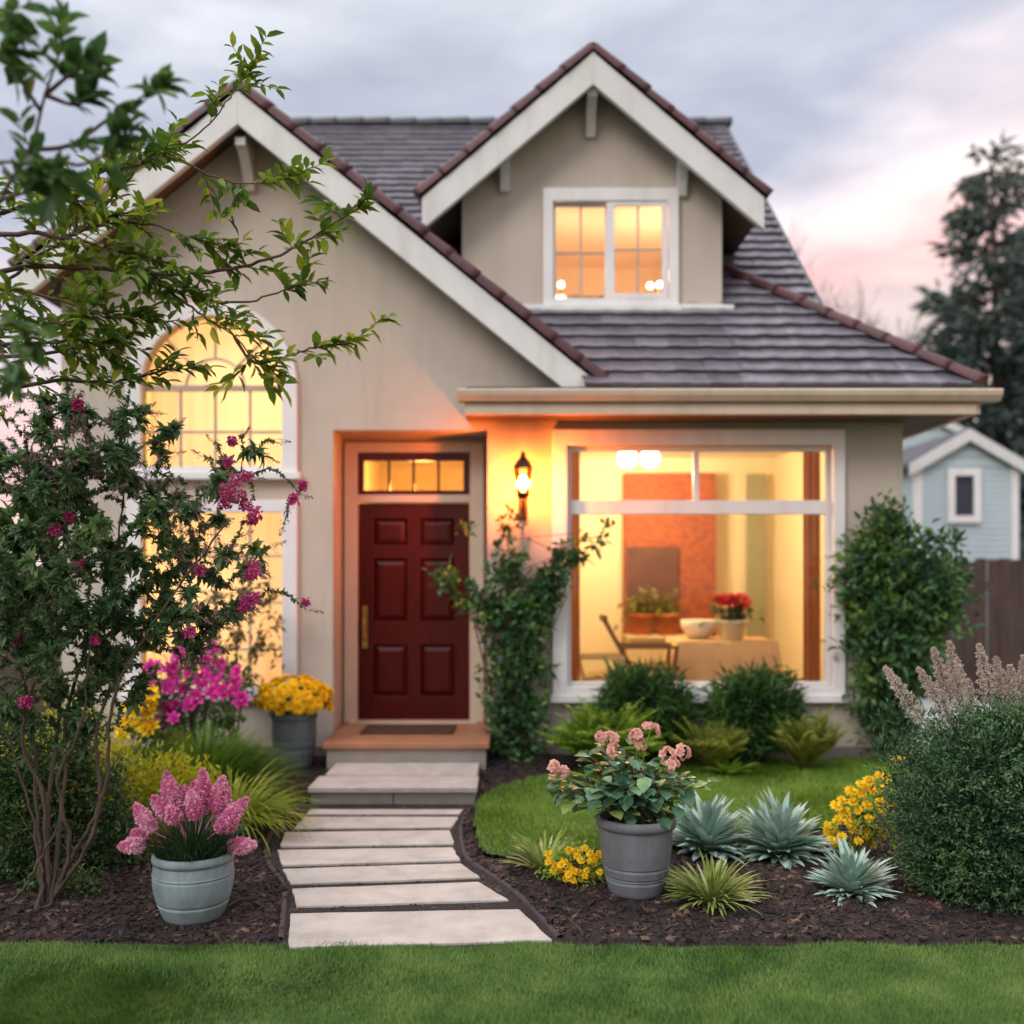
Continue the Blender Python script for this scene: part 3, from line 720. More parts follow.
pw = bpy.data.objects.new('picture_window', None); COL.objects.link(pw); pw.parent = house
o = outline_mesh('frame', rect(wx(552), wx(843), wz(697), wz(430)), [pic_hole], YW - .07, YW - .002, m_trim, pw); bevel(o, .01)
b = MB(); b.box(wx(550), wx(845), YW - .11, YW - .003, wz(699) - .02, wz(694)); bevel(b.build('sill', m_trim, pw))
o = outline_mesh('sash', rect(wx(563), wx(835), wz(689), wz(442)), [rect(wx(571.5), wx(826.5), wz(682), wz(514)), rect(wx(571.5), wx(694), wz(500), wz(451)), rect(wx(700), wx(826.5), wz(500), wz(451))], YW + .03, YW + .085, m_trim, pw); bevel(o, .006)
MB().box(wx(563), wx(835), YW + .055, YW + .06, wz(689), wz(442)).build('pane', m_glass, pw)

dw = bpy.data.objects.new('dormer_window', None); COL.objects.link(dw); dw.parent = house
o = outline_mesh('frame', rect(dx(543), dx(678), dz_(309), dz_(190)), [dh], YD - .06, YD - .002, m_trim, dw); bevel(o, .008)
b = MB(); b.box(dx(541), dx(680), YD - .10, YD - .003, dz_(311) - .02, dz_(307)); bevel(b.build('sill', m_trim, dw))
o = outline_mesh('sash', rect(dx(606.5), dx(667), dz_(299.5), dz_(202)), [rect(dx(614), dx(661.5), dz_(294.5), dz_(207.5))], YD - .045, YD - .005, m_trim, dw); bevel(o, .004)
o = outline_mesh('sash', rect(dx(552), dx(609), dz_(302), dz_(201)), [rect(dx(556), dx(605), dz_(298), dz_(206))], YD + .02, YD + .06, m_trim, dw); bevel(o, .004)
b = MB(); bar(b, dx(581), dz_(299), dx(581), dz_(204), .02, YD + .03, YD + .05); bar(b, dx(556), dz_(252), dx(606), dz_(252), .02, YD + .031, YD + .049)
bar(b, dx(637.5), dz_(295), dx(637.5), dz_(207), .02, YD - .035, YD - .015); bar(b, dx(614), dz_(251), dx(661), dz_(251), .02, YD - .034, YD - .016)
b.build('glazing_bars', m_muntin, dw)
b = MB(); b.box(dx(552), dx(608), YD + .04, YD + .043, dz_(302), dz_(201)); b.build('pane', m_glass, dw)
b = MB(); b.box(dx(612), dx(663), YD - .025, YD - .022, dz_(296), dz_(206)); b.build('pane', m_glass, dw)

# --- entrance
YP = 9.18; kp = YP / FP
ex = lambda px: (px - 512) * kp
ez = lambda py: H - (py - HZ) * kp
PZ = .30
b = MB(); b.box(rx0 - .12, rx0, YW + TW, 9.5, .0, rzt + .1); b.box(rx1, rx1 + .12, YW + TW, 9.5, .0, rzt + .1); b.box(rx0, rx1, YW + TW, 9.5, rzt, rzt + .1)
b.box(rx0, ex(346), YP + .02, YP + .12, PZ - .05, rzt); b.box(ex(482), rx1, YP + .02, YP + .12, PZ - .05, rzt); b.box(ex(346), ex(482), YP + .02, YP + .12, ez(448), rzt)
b.build('porch_recess', m_casing, house)
fd = bpy.data.objects.new('front_door', None); COL.objects.link(fd); fd.parent = house
b = MB(); b.box(ex(345), ex(358), YP - .05, YP + .06, PZ, ez(443)); b.box(ex(470), ex(484), YP - .05, YP + .06, PZ, ez(443)); b.box(ex(358), ex(470), YP - .05, YP + .06, ez(453), ez(443)); b.box(ex(358), ex(470), YP - .045, YP + .06, ez(503), ez(495))
bevel(b.build('casing', m_casing, fd), .008)
# the leaf: stiles, rails and six raised panels
xa, xb = ex(358.5), ex(469.5)
rows = [(519, 545), (559, 621), (645, 696)]; cols = [(374, 407), (421, 454)]
holes = [rect(ex(c0), ex(c1), ez(r1), ez(r0)) for r0, r1 in rows for c0, c1 in cols]
o = outline_mesh('leaf', rect(xa, xb, PZ + .012, ez(503.5)), holes, YP, YP + .045, m_door, fd); bevel(o, .008, 3)
for r0, r1 in rows:
    for c0, c1 in cols:
        x0, x1, z0, z1 = ex(c0), ex(c1), ez(r1), ez(r0); i_ = .055
        P = [(x0, YP + .035, z0), (x1, YP + .035, z0), (x1, YP + .035, z1), (x0, YP + .035, z1), (x0 + i_, YP + .008, z0 + i_), (x1 - i_, YP + .008, z0 + i_), (x1 - i_, YP + .008, z1 - i_), (x0 + i_, YP + .008, z1 - i_)]
        MB().add(P, [(4, 5, 6, 7), (0, 1, 5, 4), (1, 2, 6, 5), (2, 3, 7, 6), (3, 0, 4, 7)]).build('door_panel', m_door, fd)
b = MB(); hx = ex(365)
b.box(hx - .022, hx + .022, YP - .008, YP - .001, ez(648), ez(606)); b.tube([(hx, YP - .01, ez(640)), (hx, YP - .05, ez(636)), (hx, YP - .055, ez(624)), (hx, YP - .045, ez(618)), (hx, YP - .01, ez(615))], .011, 8)
b.lathe([(.0, 0), (.02, 0)], (hx, YP - .012, ez(611)), 12); b.tube([(hx, YP - .02, ez(610)), (hx, YP, ez(610))], .016, 12)
b.build('handle', m_brass, fd)
o = outline_mesh('transom_frame', rect(ex(358), ex(470), ez(495), ez(453)), [rect(ex(364), ex(463.5), ez(490.5), ez(461))], YP - .02, YP + .04, m_door, fd); bevel(o, .006)
for px in (389, 413.5, 438.5):
    b = MB(); bar(b, ex(px), ez(491), ex(px), ez(461), .022, YP - .005, YP + .03); b.build('glazing_bar', m_door, fd)
MB().box(ex(361), ex(467), YP + .012, YP + .016, ez(492), ez(459)).build('pane', m_glass, fd)
b = MB(); b.box(ex(350), ex(478), YP - .10, YP + .05, PZ, PZ + .02); b.build('threshold', m_casing, fd)
# porch slab and step
b = MB(); b.box(-1.53, rx1 + .03, 8.06, YP, PZ - .055, PZ - .001); po = b.build('porch_slab', m_porch, house); bevel(po, .01)
b = MB(); b.box(-1.50, rx1, 8.10, YP, -.04, PZ - .056); b.build('porch_riser', m_riser, house)
st_ = thing('doorstep', 'low concrete step with two pale treads below the porch', 'step', (-.85, 7.6, 0))
x0, x1 = (310 - 512) * .00714, (475 - 512) * .00714
b = MB(); b.box(x0, -.85 - .003, 7.16, 8.095, -.04, .095); b.box(-.85 + .003, x1, 7.16, 8.095, -.04, .095); bevel(b.build('riser', m_riser, st_), .006)
bevel(MB().box(x0 - .015, x1 + .015, 7.13, 7.54, .096, .135).build('tread', m_stone, st_), .006)
bevel(MB().box(x0 + .02, x1 + .0, 7.60, 8.095, .096, .132).build('tread', m_stone, st_), .006)
dm = MB(); dm.box(-1.29, -.5, 8.46, 8.92, PZ + .001, PZ + .018); o = dm.build('doormat', m_mat); bevel(o, .005); tag(o, 'dark red-brown doormat on the porch before the red door', 'doormat')

# --- rooms behind the glass
warm = (1.0, .72, .38)
rect_room(house, -.02, 3.18, YW + TW, 12.0, .3, 3.06)
rect_room(house, -3.68, -1.85, YW + TW, 11.2, .3, 4.35)
rect_room(house, -1.5, -.30, 9.5, 11.5, PZ, 2.9)
m_dorm = M('peach_room_paint', (.90, .72, .55), .8, .03, 2)
rect_room(house, xd0 + .2, xd1 - .2, YD + .16, 11.6, 4.25, 5.22, (m_dorm, m_dorm, m_dorm))
def curtain(name, x0, x1, z0, z1, y, mat, amp, fold, label=None, parent=None, seed=0, group=None):
    us = np.linspace(x0, x1, max(8, int((x1 - x0) / fold * 8))); zs = np.linspace(z0, z1, 8); X, Z = np.meshgrid(us, zs)
    Yv = y + amp * np.sin(X / fold * 6.28 + seed + .5 * np.sin(X * 9)) * (1 - .25 * (Z - z0) / (z1 - z0)) + .3 * amp * np.sin(X / fold * 15)
    n = len(us); j, i = np.meshgrid(np.arange(7), np.arange(n - 1), indexing='ij'); j = j.ravel(); i = i.ravel()
    o = MB().add(np.stack([X, Yv, Z], -1), np.stack([j * n + i, j * n + i + 1, (j + 1) * n + i + 1, (j + 1) * n + i], -1)).build(name, mat, parent, True)
    if label: tag(o, label, 'curtain', group)
    return o
curtain('curtain', cxA - rA - .02, cxA + rA + .02, 2.5, 4.05, YW + .26, m_sheer, .007, .16, 'cream sheer curtain glowing behind the arched upper window')
curtain('curtain', cxA - rA - .02, cxA + rA + .02, .5, 2.3, YW + .26, m_sheer, .007, .16, 'cream sheer curtain glowing behind the tall lower left window', seed=1)
curtain('curtain', wx(566) * 1.028, wx(580) * 1.028, .62, 2.85, YW + .24, m_drape, .02, .06, 'narrow brown drape at the left edge of the big window', seed=1)
curtain('curtain', wx(803) * 1.034, wx(820) * 1.034, .62, 2.85, YW + .30, m_drape, .025, .07, 'wider brown drape near the right edge of the big window', seed=2)
amber = (1.0, .64, .36)
point_light('upper_lamp', (-2.35, 9.8, 3.25), 43, amber, .25)
point_light('lower_lamp', (-2.85, 9.8, 1.3), 40, amber, .25)
point_light('hall_lamp', (-.9, 10.0, 2.45), 34, (1, .46, .12), .12)

# picture-window room
m_brick, t_, b_ = _m('red_brick')
bt = t_.nodes.new('ShaderNodeTexBrick'); bt.inputs['Scale'].default_value = 9; bt.inputs['Color1'].default_value = (.36, .075, .02, 1); bt.inputs['Color2'].default_value = (.17, .03, .012, 1); bt.inputs['Mortar'].default_value = (.38, .13, .05, 1)
c_ = t_.nodes.new('ShaderNodeTexCoord'); mp_ = t_.nodes.new('ShaderNodeMapping'); mp_.inputs['Rotation'].default_value = (math.pi / 2, 0, 0)
t_.links.new(c_.outputs['Object'], mp_.inputs[0]); t_.links.new(mp_.outputs[0], bt.inputs['Vector']); t_.links.new(bt.outputs[0], b_.inputs['Base Color']); b_.inputs['Roughness'].default_value = .85
MB().box((625 - 512) * .01175, (716 - 512) * .01175, 11.75, 11.999, .301, H + .102 * 11.75).build('chimney_breast', m_brick, house)
m_gg = M('grey_green_paint', (.30, .29, .19), .6, .05)
MB().box((748 - 512) * .0119, (766 - 512) * .0119, 11.90, 11.998, .301, 2.85).build('interior_door', m_gg, house)
o = MB().box((627 - 512) * .0117, (678 - 512) * .0117, 11.69, 11.745, H - .038 * 11.7, H + .028 * 11.7).build('picture', M('dark_canvas', (.10, .035, .022), .5, .3, 4)); tag(o, 'dark framed picture hung on the red brick wall indoors', 'picture')
m_console = M('cream_console', (.72, .58, .38), .6)
cs = thing('sideboard', 'low cream sideboard under the dark picture inside the room', 'sideboard', (1.6, 11.4, .3))
bevel(MB().box(1.30, 2.02, 11.22, 11.66, .93, .965).build('top', m_console, cs), .005); MB().box(1.32, 2.0, 11.26, 11.64, .36, .929).build('body', m_console, cs)
m_terr = M('terracotta', (.42, .11, .03), .8, .1)
m_indoorleaf = MLEAF('indoor_leaves', [(.10, .12, .02), (.20, .20, .04), (.28, .24, .06)], .25)
for px, lb in ((641, 'left of two terracotta pots of trailing greenery on the sideboard'), (666, 'right of two terracotta pots of trailing greenery on the sideboard')):
    c = np.array([(px - 512) * .0114, 11.4, .966]); t = thing('potted_plant', lb, 'potted plant', tuple(c), 'terracotta pots indoors')
    MB().lathe([(0, 0), (.10, 0), (.135, .20), (.15, .20), (.15, .245), (.12, .245), (.115, .20), (0, .20)], c, 20).build('pot', m_terr, t, True)
    P = c + np.array([0, 0, .24]) + rng.normal(0, 1, (160, 3)) * np.array([.10, .06, .09]) + np.array([0, 0, .07])
    MB().leaves(P, rng.normal(0, 1, (160, 3)), .09, .04, mi=0).build('foliage', m_indoorleaf, t)
# table with a cloth, pots on it
tb_ = thing('table', 'square table hidden under a peach cloth behind the big window', 'table', (2.15, 10.25, .3))
m_wood = M('dark_wood', (.16, .07, .03), .5, .2, 8, vec=(1, 8, 1))
MB().box(1.66, 2.62, 9.95, 10.6, .96, .99).build('tabletop', m_wood, tb_)
for x in (1.72, 2.56):
    for y in (10.0, 10.54): MB().box(x - .03, x + .03, y - .03, y + .03, .301, .959).build('leg', m_wood, tb_)
m_cloth = M('peach_cloth', (.62, .40, .22), .9, .05, 3)
xsn = np.linspace(0, 1, 60); lp = []
for i in range(120):
    a = i / 120 * 4; s_, f = int(a), a % 1
    q = [(1.64 + f * 1.0, 9.93), (2.64, 9.93 + f * .69), (2.64 - f * 1.0, 10.62), (1.64, 10.62 - f * .69)][s_]; lp.append(q)
lp = np.array(lp); cen = lp.mean(0); d_ = nrm(lp - cen); wv = (np.sin(np.arange(120) * .9) * .5 + .5)
R_ = [np.c_[cen + (lp - cen) * .97, np.full(120, .994)], np.c_[lp, np.full(120, .990)], np.c_[lp + d_ * (.012 + .02 * wv[:, None]), np.full(120, .8)], np.c_[lp + d_ * (.02 + .05 * wv[:, None]), np.full(120, .5)]]
V = np.concatenate(R_); j, i = np.meshgrid(np.arange(3), np.arange(120), indexing='ij'); j = j.ravel(); i = i.ravel(); i2 = (i + 1) % 120
cb_ = MB().add(V, np.stack([j * 120 + i, j * 120 + i2, (j + 1) * 120 + i2, (j + 1) * 120 + i], -1)); cb_.add(R_[0], [tuple(range(120))])
tag(cb_.build('tablecloth', m_cloth, None, True), 'peach tablecloth draped over the table behind the big window', 'tablecloth')
m_white = M('white_ceramic', (.78, .72, .62), .35, .03)
c = np.array([2.22, 10.1, .997]); t = thing('poinsettia', 'red poinsettia in a white pot on the peach tablecloth', 'potted plant', tuple(c))
MB().lathe([(0, 0), (.11, 0), (.15, .17), (.165, .175), (.165, .20), (.14, .20), (.135, .16), (0, .16)], c, 24).build('pot', m_white, t, True)
P = c + np.array([0, 0, .26]) + rng.normal(0, 1, (90, 3)) * np.array([.10, .08, .05]); MB().leaves(P, rng.normal(0, 1, (90, 3)), .11, .06).build('foliage', M('dark_leaf_indoor', (.05, .09, .02), .5), t)
m_redfl = MLEAF('red_bracts', [(.42, .008, .012), (.60, .012, .015), (.70, .03, .02)], .25)
for i in range(9):
    q = c + np.array([math.cos(i * 2.4) * .14 * math.sqrt(i / 9), math.sin(i * 2.4) * .12 * math.sqrt(i / 9), .40 + .03 * rng.normal() - .05 * (i / 9)])
    a = np.arange(12) * 2.4; MB().leaves(np.repeat(q[None], 12, 0), np.stack([np.cos(a), np.sin(a), rng.uniform(-.1, .8, 12)], -1), .125, .07).build('bloom', m_redfl, t)
c = np.array([1.92, 10.3, .997]); o = MB().lathe([(0, 0), (.10, 0), (.17, .10), (.185, .19), (.175, .19), (.155, .10), (0, .03)], c, 24).build('bowl', m_white, None, True); tag(o, 'white ceramic bowl on the table left of the poinsettia', 'bowl')
def chair(x, y, z, sc, mat, label, back, wdt=.42):
    """armchair facing +x: raked slatted back, seat, arms, four legs"""
    t = thing('armchair', label, 'chair', (x, y, z), 'chairs behind the big window')
    def BX(nm, p, q, w, h):
        A, B = np.array(p, float) * sc + (x, y, z), np.array(q, float) * sc + (x, y, z); D = nrm(B - A); S_ = nrm(np.cross(D, [0, 0, 1.])) if abs(D[2]) < .95 else np.array([0, 1., 0]); U_ = np.cross(S_, D)
        P = [C_ + S_ * a * w / 2 + U_ * b__ * h / 2 for C_ in (A, B) for a, b__ in ((-1, -1), (1, -1), (-1, 1), (1, 1))]
        return P
    b = MB(); b.hull4(BX('s', (.0, 0, .44), (.45, 0, .46), wdt, .035)); b.build('seat', mat, t)
    b = MB(); n_ = 7
    for i in range(n_): 
        yy = (-.5 + i / (n_ - 1)) * (wdt - .05); b.hull4(BX('b', (.02, yy, .42), (-back, yy, .93), .034, .022))
    b.hull4(BX('b', (-back, -wdt / 2, .93), (-back, wdt / 2, .93), .04, .06)); b.build('backrest', mat, t)
    for s_ in (-1, 1):
        b = MB(); b.hull4(BX('a', (-back * .45, s_ * wdt / 2, .66), (.44, s_ * wdt / 2, .66), .05, .028)); b.hull4(BX('a', (.40, s_ * wdt / 2, .45), (.42, s_ * wdt / 2, .65), .035, .035)); b.build('armrest', mat, t)
        MB().hull4(BX('l', (.40, s_ * wdt * .45, .44), (.44, s_ * wdt * .47, .0), .04, .04)).build('leg', mat, t)
        MB().hull4(BX('l', (.04, s_ * wdt * .45, .44), (-.06, s_ * wdt * .47, .0), .04, .04)).build('leg', mat, t)
    return t
chair(1.15, 9.75, .3, 1.0, m_wood, 'dark wooden armchair with a raked slatted back indoors', .26)
chair(.66, 9.45, .3, .88, M('pale_rattan', (.62, .44, .24), .6, .1, 9), 'pale low armchair beside the left drape of the big window', .12)
m_globe = MEMIT('lamp_globe', (1.0, .86, .62), 9.0)
for px, lb in ((627, 'left glowing globe lamp under the ceiling of the front room'), (650, 'right glowing globe lamp under the ceiling of the front room')):
    c = pt(px, 458, 10.6); t = thing('globe_lamp', lb, 'lamp', tuple(c), 'globe ceiling lamps')
    th_ = np.linspace(-math.pi / 2, math.pi / 2, 14); MB().lathe(np.stack([.10 * np.cos(th_), .10 * np.sin(th_)], -1), c, 24).build('globe', m_globe, t, True)
    MB().tube([c + (0, 0, .098), (c[0], c[1], 3.058)], .014, 8).build('rod', m_brass, t)
    point_light('globe_light', tuple(c + np.array([0, -.0, -.16])), 66, warm, .10, t)
# dormer bulbs
m_bulb = MEMIT('bulb', (1.0, .84, .55), 6.0)
for (px, py), lb in zip([(561, 285), (650, 286), (659.5, 285)], ['round bulb lamp at the left corner of the dormer window', 'dimmer inner bulb lamp at the right side of dormer window', 'outer bulb lamp in the right corner of the dormer window']):
    c = pt(px, py, 10.0); t = thing('bulb_lamp', lb, 'lamp', tuple(c), 'bulb lamps in the dormer')
    th_ = np.linspace(-math.pi / 2, math.pi / 2, 10); MB().lathe(np.stack([.034 * np.cos(th_), .034 * np.sin(th_)], -1), c, 16).build('globe', m_bulb, t, True)
    MB().lathe([(0, -.02), (.05, -.02), (.05, 0), (.012, .015), (.012, c[2] - 4.25 - .04)], (c[0], c[1], 4.27), 16).build('stand', m_brass, t, True)
    point_light('bulb_light', tuple(c + np.array([0, -.0, .1])), 7.2, (1, .70, .46), .05, t)

# --- wall lantern
lc = np.array([(523 - 512) * .0085, 8.43, 0]); lz = lambda py: H - (py - HZ) * .00853
ln = thing('wall_lantern', 'lit black iron wall lantern between the door and big window', 'lantern', (lc[0], YW, lz(500)))
b = MB(); b.lathe([(0, 0), (.045, 0), (.045, .012), (0, .02)], (lc[0], 0, 0), 14); 
b = MB(); b.box(lc[0] - .04, lc[0] + .04, YW - .02, YW - .003, lz(519), lz(492)); b.tube(pathpts([(lc[0], YW - .02, lz(512)), (lc[0], YW - .15, lz(516)), (lc[0], lc[1] + .01, lz(509)), (lc[0], lc[1], lz(501))], 5), .013, 8); bevel(b.build('bracket', m_lampblack, ln), .004)
b = MB(); b.lathe([(0, lz(500)), (.035, lz(500)), (.055, lz(496)), (.055, lz(494)), (.0, lz(494))], (lc[0], lc[1], 0), 6); b.build('base', m_lampblack, ln)
b = MB()
for i in range(6):
    a = i * math.pi / 3; b.tube([(lc[0] + .052 * math.cos(a), lc[1] + .052 * math.sin(a), lz(494)), (lc[0] + .074 * math.cos(a), lc[1] + .074 * math.sin(a), lz(470))], .006, 4)
b.build('cage', m_lampblack, ln)
b = MB(); b.lathe([(.083, lz(470)), (.085, lz(469)), (.06, lz(463)), (.03, lz(459)), (.022, lz(457)), (.022, lz(455)), (.008, lz(452.5)), (0, lz(452))], (lc[0], lc[1], 0), 6); b.build('cap', m_lampblack, ln)
MB().lathe([(.048, lz(494)), (.069, lz(470.3))], (lc[0], lc[1], 0), 6).build('pane', MGLASS('lantern_glass'), ln)
m_flame = MEMIT('lantern_bulb', (1.0, .165, .012), 1300.0)
th_ = np.linspace(-math.pi / 2, math.pi / 2, 10); MB().lathe(np.stack([.036 * np.cos(th_), lz(484) + .065 * np.sin(th_)], -1), (lc[0], lc[1], 0), 14).build('bulb', m_flame, ln, True)

# ================================================================== BEYOND THE HOUSE
m_fence = M('weathered_fence', (.075, .048, .042), .85, .35, 3, .3, 30, vec=(4, 4, .5))
def fence(x0, x1, y, h, label):
    t = thing('fence', label, 'fence', ((x0 + x1) / 2, y, 0)); b = MB(); x = x0
    while x < x1:
        w = .14 + rng.normal(0, .004); hh = h + rng.normal(0, .012)
        P = [(x, y, -.02), (x + w, y, -.02), (x, y + .022, -.02), (x + w, y + .022, -.02), (x, y, hh), (x + w, y, hh), (x, y + .022, hh), (x + w, y + .022, hh)]
        P = np.array(P) + np.array([0, rng.normal(0, .006), 0]); b.hull4(P); x += w + .012
    b.build('boards', m_fence, t)
    b = MB(); b.box(x0, x1, y + .03, y + .075, .35, .44); b.box(x0, x1, y + .03, y + .075, h - .4, h - .31); b.build('rail', m_fence, t)
    for xp in np.arange(x0, x1, 2.2): MB().box(xp, xp + .1, y + .03, y + .13, -.05, h - .02).build('post', m_fence, t)
fence(4.6, 13.0, 13.2, H + .016 * 13.2, 'dark brown board fence to the right behind the side path')
fence(-11.0, -4.3, 11.5, 1.75, 'dark brown board fence to the left of the house')

m_blue = M('pale_blue_siding', (.44, .545, .60), .7, .06, 2, .0); 
def siding(mb, x0, x1, y0, y1, z0, z1, st=.10):
    z = z0
    while z < z1:
        zt = min(z + st, z1); mb.add([(x0 - .02, y0 - .02, z), (x1 + .02, y0 - .02, z), (x1, y0, zt), (x0, y0, zt), (x0 - .02, y1, z), (x0, y1, zt), (x1 + .02, y1, z), (x1, y1, zt), (x0, y0, z), (x1, y0, z)],
                                     [(0, 1, 2, 3), (0, 3, 5, 4), (1, 6, 7, 2), (0, 8, 9, 1)]); z += st
m_slate = M('slate_roof', (.070, .068, .085), .6, .25, 6, .3, 40)
def cottage(cx, y, w, dpt, ze, zr, label, win=True, ov=.16):
    t = thing('outbuilding', label, 'house', (cx, y, 0)); b = MB(); siding(b, cx - w / 2, cx + w / 2, y, y + dpt, -.05, ze)
    zz = ze
    while zz < zr - .05:
        z2 = min(zz + .16, zr); f1, f2 = 1 - (zz - ze) / (zr - ze), 1 - (z2 - ze) / (zr - ze)
        b.add([(cx - w / 2 * f1, y - .02, zz), (cx + w / 2 * f1, y - .02, zz), (cx + w / 2 * f2, y, z2), (cx - w / 2 * f2, y, z2)], [(0, 1, 2, 3)]); zz = z2
    b.box(cx - w / 2 + .01, cx + w / 2 - .01, y + dpt, y + dpt + .02, 0, ze)
    b.build('wall', m_blue, t)
    sl = (zr - ze) / (w / 2); b = MB(); e = w / 2 + ov
    for s_ in (-1, 1): b.prism([(cx, zr + .14), (cx + s_ * e, zr + .14 - sl * e), (cx + s_ * e, zr + .04 - sl * e), (cx, zr + .04)], y - .10, y + dpt + .2)
    b.build('roof', m_slate, t)
    for s_ in (-1, 1): MB().prism([(cx, zr + .12), (cx + s_ * e, zr + .12 - sl * e), (cx + s_ * e, zr - .08 - sl * e), (cx, zr - .08)], y - .17, y - .11).build('rake_board', m_fascia, t)
    b = MB(); b.box(cx - w / 2 - .03, cx - w / 2 + .09, y - .045, y + .06, 0, ze - .02); b.box(cx + w / 2 - .09, cx + w / 2 + .03, y - .045, y + .06, 0, ze - .02); b.build('corner_board', m_trim, t)
    return t
Yc = 17.0; kc = Yc / FP
cxc = (966 - 512) * kc
ct = cottage(cxc, Yc, 100 * kc, 4.2, H + (575 - 466) * kc, H + (575 - 437) * kc, 'small pale blue clapboard building with white-framed louvre window beyond fence')
wn_ = bpy.data.objects.new('window', None); COL.objects.link(wn_); wn_.parent = ct
xw0, xw1, zw0, zw1 = (946 - 512) * kc, (979 - 512) * kc, H + (575 - 523) * kc, H + (575 - 469) * kc
outline_mesh('frame', rect(xw0, xw1, zw0, zw1), [rect(xw0 + .12, xw1 - .12, zw0 + .12, zw1 - .12)], Yc - .09, Yc - .03, m_trim, wn_)
b = MB(); z = zw0 + .12
while z < zw1 - .13: b.hull4([(xw0 + .12, Yc - .05, z), (xw1 - .12, Yc - .05, z), (xw0 + .12, Yc - .028, z + .05), (xw1 - .12, Yc - .028, z + .05), (xw0 + .12, Yc - .06, z + .012), (xw1 - .12, Yc - .06, z + .012), (xw0 + .12, Yc - .03, z + .062), (xw1 - .12, Yc - .03, z + .062)]); z += .075
b.build('louvre', M('louvre_paint', (.035, .035, .06), .5), wn_)
cottage(9.75, 24.0, 2.4, 5.0, 4.95, 5.55, 'grey-blue neighbouring house half hidden behind the white gutter end')

# --- trees far behind
m_conifer = MLEAF('hazed_conifer_needles', [(.065, .098, .095), (.09, .13, .122), (.12, .165, .15), (.16, .205, .18)], .12, .6, .25, .7)  # needle colours paled and blued: distance haze is put into the colour
def conifer(x, y, h, r, label, name='conifer', seed=0, dens=1.15):
    t = thing(name, label, 'tree', (x, y, 0), 'conifers on the skyline'); g = np.random.default_rng(seed)
    MB().tube([(x, y, -.1), (x + .1, y, h * .5), (x, y, h * .98)], [.03 * h * .6, .018 * h * .6, .02], 8).build('trunk', m_bark, t, True)
    b = MB(); sb_ = MB(); z = h * .16
    while z < h * .99:
        f = 1 - (z / h); n = int(4 + 5 * f)
        for i in range(n):
            a = g.uniform(0, 6.28); L = r * (f ** .75) * g.uniform(.45, 1.15) + .25
            tt = np.linspace(0, 1, 5); P = np.stack([x + np.cos(a) * L * tt, y + np.sin(a) * L * tt, z + .15 * L * tt + L * (.28 * tt ** 2 - .35 * tt) * g.uniform(.2, 1.2)], -1)
            sb_.tube(P, np.linspace(.05, .01, 5), 4, cap=False)
            m_ = int(26 * L * dens); s_ = g.uniform(.15, 1, m_) ** .8; Q = np.stack([np.interp(s_, tt, P[:, q]) for q in range(3)], -1) + g.normal(0, .10 + .03 * L, (m_, 3))
            D = np.stack([np.cos(a) + g.normal(0, .5, m_), np.sin(a) + g.normal(0, .5, m_), g.normal(.15, .4, m_)], -1)
            b.leaves(Q, D, g.uniform(.25, .55, m_), g.uniform(.07, .16, m_), shape='diamond')
        z += h * .024
    b.build('crown', m_conifer, t); sb_.build('limbs', m_bark, t)
conifer(12.5, 26, H + .435 * 26 - .2, 3.0, 'tall dark conifer with ragged crown right of the house', seed=3)
conifer(15.2, 27, 12.0, 3.0, 'dark conifer at the right picture edge behind the tallest one', seed=5)
conifer(13.2, 23, 6.6, 1.7, 'shorter dark conifer just behind the pale blue building', seed=9)
conifer(11.6, 29, 7.4, 1.9, 'shorter dark conifer left of the tallest one, nearer the roof', seed=12)
def bare(x, y, h, label, seed):
    t = thing('bare_tree', label, 'tree', (x, y, 0), 'bare saplings on the skyline'); g = np.random.default_rng(seed); b = MB(); w = MB()
    b.tube([(x, y, -.1), (x + .1, y, h * .55), (x, y, h * .9)], [.08, .045, .015], 6)
    def br(p, d, L, r, lv):
        q = p + d * L * .5 + g.normal(0, .05, 3) * L; e = p + d * L; w.tube([p, q, e], [r, r * .7, r * .35], 4, cap=False)
        if lv > 0:
            for _ in range(4): br(p + (e - p) * g.uniform(.35, 1), nrm(d + g.normal(0, .45, 3) + np.array([0, 0, .25])), L * g.uniform(.45, .7), r * .55, lv - 1)
    for i in range(10):
        a = g.uniform(0, 6.28); br(np.array([x, y, h * g.uniform(.45, .85)]), nrm(np.array([math.cos(a), math.sin(a), .9])), h * .2, .022, 3)
    b.build('trunk', m_bark, t, True); w.build('limbs', m_twig, t)
bare(9.0, 30, 11.0, 'leafless sapling rising just past the steep roof edge', 1); bare(9.9, 29, 9.2, 'leafless sapling low above the right hip of the roof', 2); bare(10.9, 30, 9.6, 'leafless sapling beside the conifers right of the roof', 4)

